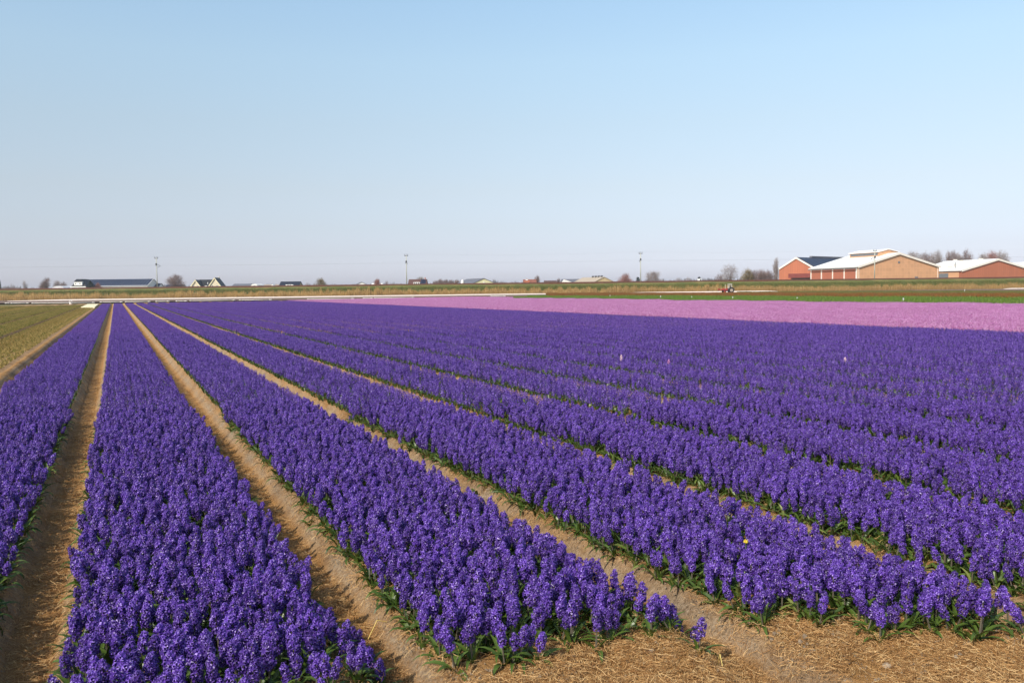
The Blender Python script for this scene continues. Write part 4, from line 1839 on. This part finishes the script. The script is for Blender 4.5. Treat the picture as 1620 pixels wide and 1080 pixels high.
# --- white silo
D = 380
root = bldg("silo", "small white silo next to the pale yellow barn", "silo", 731.5, D)
mb = MB()
hs = zz(731.5, 442.4, D)
mb.tube((0, 0, 0), (0, 0, hs - 1.0), .72, .72, 14)
mb.build("tank", WHITEW, root, False)
mb = MB()
mb.tube((0, 0, hs - 1.0), (0, 0, hs), .78, .15, 14)
mb.build("cone_top", WHITEW, root)
mb = MB()
mb.box(.74, .9, -.05, .05, 1, hs - .3)
mb.build("ladder", GREYM, root)

# --- pale yellow barn
root = bldg("barn", "barn with pale yellow gable and dark grey roof beside the white silo", "barn", 745.5, D, R(20))
w_ = X(781, 745.5) / math.cos(R(20)) * 1.12
gable(root, w_, 26, zz(763, 449.4, D), zz(763, 442.0, D) + .4, YELW, GREYR)
mb = MB()
mb.box(w_ / 2 - .25, w_ / 2 + .25, -.1, -.004, .3, zz(763, 442.0, D) - 1)
mb.build("downpipe", WHITEP, root)

# --- brick houses, white houses
D = 410
root = bldg("house", "small red-roofed brick house with pale chimney beside a bare tree", "house", 834, D)
sidegable(root, X(828.5, 834), X(848, 834), zz(834, 447, D), zz(834, 442.4, D), 8, CL_BRICK, REDR)
mb = MB()
mb.prism([(X(830, 834), 0), (X(838, 834), 0), (X(838, 834), zz(834, 445, D)), (X(833.5, 834), zz(834, 440.8, D)), (X(830, 834), zz(834, 445, D))], -1.4, 4)
mb.build("gable_wall", CL_BRICK, root)
mb = MB()
mb.box(X(831.5, 834), X(835, 834), -1.5, -1.404, zz(834, 443.4, D), zz(834, 442, D))
mb.build("window", WHITEP, root)
root = bldg("cabin", "tiny white-ended dark cabin on the skyline beside a bare bush", "cabin", 870, D)
sidegable(root, X(862, 870), X(880, 870), zz(870, 446, D), zz(870, 444.2, D), 6, WHITEW, BROWNR)
root = bldg("house", "low house with white gables and long grey roof beside the tan barn", "house", 897, D)
sidegable(root, X(890, 897), X(926, 897), zz(900, 446.5, D), zz(900, 441.8, D), 9, WHITEW, GREYR)
for (l_, c_, r_) in ((888.5, 892.5, 905), (911, 917, 924)):
    mb = MB()
    hb = zz(c_, 446.6, D)
    mb.prism([(X(l_, 897), 0), (X(r_, 897), 0), (X(r_, 897), hb), (X(c_, 897), zz(c_, 442.2, D)), (X(l_, 897), hb)], -1.5, 3)
    mb.build("gable_wall", WHITEW if l_ < 900 else TANW, root)

# --- tan barn with roof vents
D = 370
root = bldg("barn", "tan-gabled barn with dark vents along its roof ridge", "barn", 938.5, D, R(18))
w_ = X(971, 938.5) / math.cos(R(18)) * 1.1
hr_ = zz(952, 438.4, D)
gable(root, w_, 24, zz(952, 447, D), hr_, TANW, plain("tan_grey_roof", (0.40, 0.33, 0.25), .8, .2))
for i in range(4):
    mb = MB()
    mb.tube((w_ / 2, 2.5 + i * 3.2, hr_ - .1), (w_ / 2, 2.5 + i * 3.2, hr_ + .75), .55, .55, 8)
    mb.build("roof_vent", DARK, root)

# --- white van on the road behind the railway
CARW = plain("white_car_paint", (0.8, 0.8, 0.8), .3, .5, .02)
TYRE = plain("tyre_rubber", (0.02, 0.02, 0.02), .8, .2, .1, 5)
D = 300
p_ = at(1107.5, 450, D)
root = thing("van", "white van showing above the railway track with shrubs behind it", "van", (p_[0], p_[1], 2.6), YAW)
mb = MB()
zt_ = zat(1107.5, 440.8, D) - 2.6
mb.prism([(-.7, .3), (.9, .3), (.9, zt_ * .55), (.62, zt_ * .6), (.4, zt_), (-.7, zt_)], 0, 1.8)
mb.build("body", CARW, root)
mb = MB()
mb.box(.0, .42, -.02, -.003, zt_ * .6, zt_ * .9)
mb.build("window", GLASS, root)
for xx in (-.45, .6):
    mb = MB()
    mb.disc((xx, .1, .3), (0, 1, 0), .3, .25, 14)
    mb.build("wheel", TYRE, root)
# low road bank under it
tag(strip_mesh([(290, -.3), (296, 2.58), (306, 2.58), (312, -.3)], 40, 90, 6).build("road_bank", M_DIKE), "grassy bank carrying the road behind the railway", "bank", kind='structure')

# ------------------------------------------------------------------ tractor
D = 216
TR = plain("tractor_red_paint", (0.36, 0.035, 0.03), .5, .4, .1, 3)
p_ = at(1152, 455, D)
root = thing("tractor", "red tractor with white cab frame standing at the foot of the reeds", "tractor", (p_[0], p_[1], -.05), YAW)
root.scale = (.86, .86, .86)
# faces left (-x)
for sy in (0, 1.5):
    mb = MB()
    mb.disc((.95, sy, .80), (0, 1, 0), .80, .36, 22)
    w_ = mb.build("rear_wheel", TYRE, root, False)
    mb = MB()
    mb.disc((.95, sy, .80), (0, 1, 0), .46, .40, 16)
    mb.build("rim", plain("rim_dusty", (0.34, 0.28, 0.23), .6, .3), w_)
    mb = MB()
    mb.disc((-1.05, sy + .05, .45), (0, 1, 0), .45, .26, 18)
    w_ = mb.build("front_wheel", TYRE, root, False)
    mb = MB()
    mb.disc((-1.05, sy + .05, .45), (0, 1, 0), .22, .30, 12)
    mb.build("rim", TR, w_)
    # mudguard
    mb = MB()
    pr_ = []
    for i in range(7):
        t = math.pi * (.12 + .60 * i / 6)
        pr_.append((.95 + .90 * math.cos(t), .80 + .90 * math.sin(t)))
    outer = pr_
    inner = [(.95 + (x_ - .95) * .93, .80 + (z_ - .80) * .93) for x_, z_ in pr_]
    for i in range(6):
        mb.prism([outer[i], outer[i + 1], inner[i + 1], inner[i]], sy - .22, sy + .22)
    mb.build("mudguard", DARK, root)
mb = MB()
mb.prism([(-1.75, .75), (.2, .75), (.35, 1.35), (.2, 1.42), (-1.5, 1.25), (-1.75, 1.1)][::-1], .45, 1.05)
mb.build("bonnet", TR, root)
mb = MB()
mb.box(-1.6, 1.1, .55, .95, .45, .746)
mb.build("chassis", DARK, root)
mb = MB()
mb.box(-2.6, -1.62, .1, 1.4, .85, 1.10)
mb.box(-2.75, -2.4, .1, 1.4, .9, 1.3)
mb.build("front_loader_frame", TR, root)
mb = MB()
mb.tube((-.75, .40, 1.2), (-.75, .40, 2.55), .06, .05, 8)
mb.build("exhaust_pipe", plain("exhaust_cream", (0.6, 0.56, 0.45), .5, .4), root)
cab = MB()
for xx, xt in ((.25, .32), (1.15, 1.05)):
    for yy in (.15, 1.35):
        cab.tube((xx, yy, 1.3), (xt, yy, 2.50), .10, .10, 5)
cab.box(.15, 1.2, .02, 1.48, 2.505, 2.66)
cab.build("cab_frame", plain("weathered_cream_paint", (0.55, 0.53, 0.47), .6, .3, .1), root)
mb = MB()
mb.box(.4, .95, .45, 1.05, 1.36, 1.5)
mb.box(.85, .98, .45, 1.05, 1.503, 1.95)
mb.build("seat", DARK, root)
mb = MB()
mb.box(-.05, 1.3, .3, 1.2, .75, 1.35)
mb.build("gearbox_cover", DARK, root)
mb = MB()
mb.box(1.2, 2.1, .4, 1.1, .85, .98)
mb.tube((2.0, .7, .9), (2.0, .7, 1.55), .05, .05, 6)
mb.build("linkage", DARK, root)

# ------------------------------------------------------------------ trees (bare in early spring)
BARK = plain("bark", (0.12, 0.085, 0.07), .9, .1, .2, 3)


def twig(name, c0_, c1_):
    return leafmat(name, [(0, c0_), (1, c1_)], .9, .1, .1)


TW_BROWN = twig("brown_twigs", (0.15, 0.10, 0.088), (0.30, 0.21, 0.18))
TW_RED = twig("red_twigs", (0.21, 0.09, 0.07), (0.38, 0.18, 0.135))
TW_GREY = twig("grey_twigs", (0.21, 0.17, 0.155), (0.38, 0.31, 0.28))
TW_OLIVE = twig("olive_twigs", (0.13, 0.105, 0.045), (0.28, 0.20, 0.09))
EVER = leafmat("evergreen_leaf", [(0, (0.008, 0.016, 0.008)), (0.6, (0.016, 0.028, 0.014)), (1, (0.035, 0.05, 0.022))], .7, .1, .2)


def tree(px0, px1, ytop, D, label, tw, style="round", dens=1.0, name="bare_tree", group=None, base=456.0):
    """tapered trunk and limbs, crown of fine twigs spread through a lumpy volume"""
    c = (px0 + px1) / 2
    seed = int(px0 * 7 + ytop * 3)
    r_ = random.Random(seed)
    p__ = at(c, 450, D)
    H_ = (zat(c, ytop, D) + .3) * 1.06
    w = (px1 - px0) * D / FPX / 2 * 1.38
    root = thing(name, label, "tree" if name.endswith("tree") else "shrub", (p__[0], p__[1], -.3), YAW, group)
    tk = MB()
    cr = MB()
    th = H_ * (.28 if style in ("round", "bent", "sparse") else .12)
    r0 = max(.12, H_ * .022)
    lean = .45 * w if style == "bent" else 0
    tk.tube((0, 0, 0), (lean * .1, 0, th), r0, r0 * .75, 7)
    zc0 = th * .75

    def inside():
        while True:
            x_, y_, z_ = r_.uniform(-1, 1), r_.uniform(-1, 1), r_.uniform(0, 1)
            if style == "poplar":
                rad_ = math.sin(math.pi * min(1, z_ * .93 + .05)) ** .5 * .9
            elif style == "bush":
                rad_ = math.sqrt(max(0, 1 - z_ ** 3.6))
            else:
                rad_ = math.sqrt(max(0, 1 - (2 * z_ - 1) ** 2)) * .98
            rr_ = math.hypot(x_, y_)
            lump = .74 + .55 * mnoise.noise((math.atan2(y_, x_) * 1.3 + seed, z_ * 3.2, seed * .1))
            if rr_ < rad_ * lump + .04:
                return x_ * w + (lean * z_ ** 1.6 * 1.6 - lean * .4 if style == "bent" else 0), y_ * w, zc0 + z_ * (H_ - zc0)

    # limbs
    limbs = []
    nl = 9 if style != "bush" else 7
    for i in range(nl):
        e = Vector(inside())
        s_ = Vector((lean * .1, 0, th * r_.uniform(.55, 1.0)))
        if style == "poplar":
            s_ = Vector((0, 0, H_ * r_.uniform(.05, .6)))
        m_ = s_.lerp(e, .5) + Vector((0, 0, (e.z - s_.z) * .12))
        tk.tube(s_, m_, r0 * .5, r0 * .3, 5)
        tk.tube(m_, e, r0 * .3, r0 * .1, 4)
        limbs.append((s_, m_, e))
    if style == "poplar":
        tk.tube((0, 0, th), (0, 0, H_ * .97), r0 * .75, r0 * .1, 5)
    nt_ = int((700 if style == "sparse" else 1900) * dens)
    for i in range(nt_):
        t = Vector(inside())
        q_ = r_.gauss(1, .14)
        t = Vector((t.x * q_, t.y * q_, zc0 + (t.z - zc0) * r_.gauss(1, .05)))
        # twig reaches back towards the nearest of a few limbs
        s_, m_, e = limbs[r_.randrange(len(limbs))]
        for _ in range(3):
            q_ = limbs[r_.randrange(len(limbs))]
            if (q_[2] - t).length < (e - t).length:
                s_, m_, e = q_
        o_ = m_.lerp(e, r_.random())
        d_ = (o_ - t)
        ln_ = min(d_.length, H_ * r_.uniform(.08, .22))
        if d_.length < 1e-4:
            continue
        d_.normalize()
        if style == "poplar":
            d_ = Vector((d_.x * .3, d_.y * .3, -1)).normalized()
        a_ = t + d_ * ln_ + Vector((r_.gauss(0, .05), r_.gauss(0, .05), 0)) * H_ * .4
        wd = r_.uniform(.010, .028) * (H_ / 8)
        sd = Vector((r_.uniform(-1, 1), r_.uniform(-1, 1), r_.uniform(-1, 1))).cross(d_)
        if sd.length < 1e-3:
            continue
        sd.normalize()
        cr.add([a_ + sd * wd, a_ - sd * wd, t], [(0, 1, 2)])
        # side twig
        mid = a_.lerp(t, .45)
        o2 = mid + (t - a_).length * .5 * (sd + (t - a_).normalized() * .7)
        cr.add([mid + d_ * wd, mid - d_ * wd, o2], [(0, 1, 2)])
    tk.build("trunk", BARK, root)
    cr.build("crown", tw, root)
    return root


def evergreen(px0, px1, ytop, D, label, conical=False):
    c = (px0 + px1) / 2
    r_ = random.Random(int(px0 * 13))
    p__ = at(c, 450, D)
    H_ = zat(c, ytop, D) + .3
    w = (px1 - px0) * D / FPX / 2
    root = thing("evergreen_tree", label, "tree", (p__[0], p__[1], -.3), YAW)
    tk = MB()
    tk.tube((0, 0, 0), (0, 0, H_ * .8), .2, .06, 6)
    tk.build("trunk", BARK, root)
    cr = MB()
    for i in range(1500):
        z_ = r_.random()
        rad_ = (1 - z_) ** .8 if conical else math.sqrt(max(0, 1 - (2 * z_ - .9) ** 2 / 1.25))
        a_ = r_.uniform(0, 6.283)
        lump = .75 + .4 * mnoise.noise((a_ * 1.2 + px0, z_ * 4, 1))
        q_ = rad_ * lump * r_.random() ** .4
        c_ = Vector((math.cos(a_) * q_ * w, math.sin(a_) * q_ * w, H_ * (.08 + .92 * z_)))
        s_ = r_.uniform(.12, .3)
        u_ = Vector((r_.gauss(0, 1), r_.gauss(0, 1), r_.gauss(0, .6))).normalized() * s_
        v_ = Vector((r_.gauss(0, 1), r_.gauss(0, 1), r_.gauss(0, .6))).normalized() * s_
        cr.add([c_ - u_, c_ + v_, c_ + u_], [(0, 1, 2)])
    cr.build("crown", EVER, root)


evergreen(-6, 5.5, 443, 430, "dark conifer standing alone at the end of the skyline trees", True)
tree(11, 25, 449.5, 430, "low bare bush on the skyline near the dark conifer", TW_BROWN, "bush", .8, "bare_shrub")
tree(35, 43, 443.5, 450, "slender thin-crowned bare tree on the skyline between bush and bent tree", TW_GREY, "sparse", .6)
tree(62, 78, 440, 430, "wind-bent bare tree leaning over on the skyline", TW_BROWN, "bent", 1.2)
tree(85, 97, 443.5, 450, "bare tree behind the pale polytunnel", TW_GREY, "round", .9)
tree(94, 107, 446, 440, "low rounded bare tree beside the black-roofed farmhouse", TW_BROWN, "round", 1.0)
evergreen(136, 150.5, 445.5, 370, "dark evergreen in front of the long solar barn")
tree(149.5, 161, 447.5, 372, "dense rust-red shrub in front of the long solar barn", TW_RED, "bush", 2.0, "bare_shrub")
tree(266, 290, 434.5, 400, "large round bare tree beside the twin-gabled house", TW_BROWN, "round", 1.6)
tree(482, 490, 446, 460, "small faint bare tree next to the navy-roofed bungalow", TW_GREY, "sparse", .6)
tree(499, 518, 440.8, 360, "dense olive-brown round shrub on the skyline near the bungalow", TW_OLIVE, "bush", 2.2, "bare_shrub")
tree(591.5, 604, 440.8, 400, "round red-twigged tree over the little white shed", TW_RED, "bush", 2.2)
tree(606, 617, 444.5, 430, "low bare bush beside the round red-twigged tree", TW_BROWN, "bush", .9, "bare_shrub")
tree(658, 674, 438.5, 380, "tan bare tree rising behind the three-dormer house", TW_OLIVE, "round", 1.2)
for i, (a_, b_, yt) in enumerate(((683, 694, 444), (691, 703, 441.3), (700, 711, 442), (708, 720, 443), (716, 729, 442.5))):
    tree(a_, b_, yt, 420 + 6 * (i % 2), "dark bare tree in the clump between the three-dormer house and white silo", TW_BROWN, "round", 1.2,
         group="clump of bare trees by the silo")
tree(845, 856, 436, 420, "bare tree beside the small red-roofed brick house", TW_BROWN, "round", .9)
tree(879, 889, 440, 420, "bare bush between the tiny cabin and white-gabled house", TW_BROWN, "bush", 1.2, "bare_shrub")
tree(976, 1003, 433, 370, "broad reddish-brown bare tree beside the tan barn", TW_RED, "bush", 2.6)
evergreen(1004, 1014.5, 438.5, 400, "dark evergreen between the catenary pole and reddish tree")
tree(1018, 1051, 429.5, 380, "largest round grey-brown bare tree beside a catenary pole", TW_GREY, "bush", 2.8)
tree(1068, 1079, 438.5, 460, "faint low bare tree on the open skyline, nearer the round trees", TW_GREY, "bush", .9, "bare_shrub")
tree(1083, 1094, 438.5, 460, "faint low bare tree on the open skyline, nearer the white van", TW_GREY, "bush", .9, "bare_shrub")
evergreen(1101, 1111, 438, 420, "small dark evergreen bush behind the white van")
tree(1139, 1168, 418.5, 390, "tall open-crowned bare tree on the skyline above the tractor", TW_GREY, "round", .55)
tree(1130, 1146, 433.5, 400, "low bare scrub at the foot of the tall open-crowned tree", TW_BROWN, "bush", 1.0, "bare_shrub")
for i, (a_, b_, yt, tw_) in enumerate(((1171, 1193, 425.5, TW_OLIVE), (1183, 1206, 427.5, TW_BROWN), (1195, 1215, 426.5, TW_BROWN), (1204, 1227, 428, TW_BROWN))):
    tree(a_, b_, yt, 380 + 5 * (i % 2), ("olive-tinged bare tree at the open end of the row beside the solar barn" if i == 0 else
         "brown bare tree in the dense row beside the orange-red solar barn"), tw_, "bush", 2.2, group="row of trees by the solar barn")
tree(1223, 1233, 409, 385, "tall narrow poplar beside the orange-red solar barn", TW_GREY, "poplar", .5, "poplar_tree")
for i, (a_, b_, yt, lb) in enumerate(((1428, 1460, 398.5, "bare tree behind the pale warehouse roof slope, first from its ridge"),
                                      (1450, 1477, 399.5, "bare tree behind the pale warehouse roof slope, second from its ridge"),
                                      (1472, 1492, 396.5, "upright bare tree in the gap between the two warehouses"),
                                      (1492, 1517, 396.5, "bare tree over the white vented roof, nearest the warehouse gap"),
                                      (1506, 1525, 402, "low bare tree between two taller ones over the white vented roof"),
                                      (1515, 1540, 397.5, "bare tree over the middle of the white vented roof"),
                                      (1545, 1566, 401, "short bare tree over the white vented roof near its ridge"),
                                      (1556, 1580, 397, "reddish bare tree rising over the deep orange gable peak"),
                                      (1569, 1594, 398, "grey bare tree behind the peak of the deep orange gable"))):
    tree(a_, b_, yt, 405 + 7 * (i % 3), lb, TW_RED if i == 7 else (TW_BROWN if i % 2 else TW_GREY), "round", .85, group="trees behind the warehouses")

# far tree line that reads as one mass
FARW = leafmat("far_wood", [(0, (0.08, 0.075, 0.075)), (1, (0.17, 0.15, 0.145))], .9, .1, .1)


def wood_tile(seed):
    r_ = random.Random(seed)
    mb = MB()
    for _ in range(260):
        x_, y_ = r_.uniform(-12, 12), r_.uniform(-4, 4)
        h_ = (9.3 + 2.2 * mnoise.noise((x_ * .16 + seed * 7, 0, 0)) + 1.0 * mnoise.noise((x_ * .6 + seed, 1, 0))) * r_.uniform(.55, 1.05)
        w_ = r_.uniform(.5, 1.1)
        mb.add([(x_ - w_, y_, h_ * .2), (x_ + w_, y_, 0), (x_ + r_.uniform(-.5, .5), y_, h_)], [(0, 1, 2)])
    return mb.mesh("wood_tile", FARW)


WT = [wood_tile(i) for i in range(5)]
pp, pr, ps, pv = [], [], [], []
for s_ in np.arange(-620, 640, 20):
    d_ = 830 + 60 * mnoise.noise((s_ * .01, 3, 0))
    pp.append((FH[0] * d_ + RH[0] * s_, FH[1] * d_ + RH[1] * s_, -.3))
    pr.append((0, 0, YAW))
    ps.append((1, 1, .95 + .5 * mnoise.noise((s_ * .013, 8, 0))))
    pv.append(rt.randrange(5))
scatter("distant_tree_line", WT, pp, pr, ps, pv, "low grey-green tree line far off along the horizon", "tree line")
print("individual hyacinths", n_ind, "instances", len(kp))

# ------------------------------------------------------------------ thin spring haze
def m_haze(nt):
    v = nt.nodes.new("ShaderNodeVolumePrincipled")
    v.inputs['Color'].default_value = (0.93, 0.94, 1.0, 1)
    v.inputs['Density'].default_value = 0.0002
    v.inputs['Anisotropy'].default_value = 0.2
    return v.outputs[0]


hz = bpy.data.materials.new("haze")
hz.use_nodes = True
for n_ in list(hz.node_tree.nodes):
    hz.node_tree.nodes.remove(n_)
out_ = hz.node_tree.nodes.new("ShaderNodeOutputMaterial")
hz.node_tree.links.new(m_haze(hz.node_tree), out_.inputs['Volume'])
mb = MB()
mb.box(-9100, 9100, -9100, 9100, -1.4, 22)
tag(mb.build("haze", hz), "thin pale haze lying over the whole plain", "haze", kind='stuff')
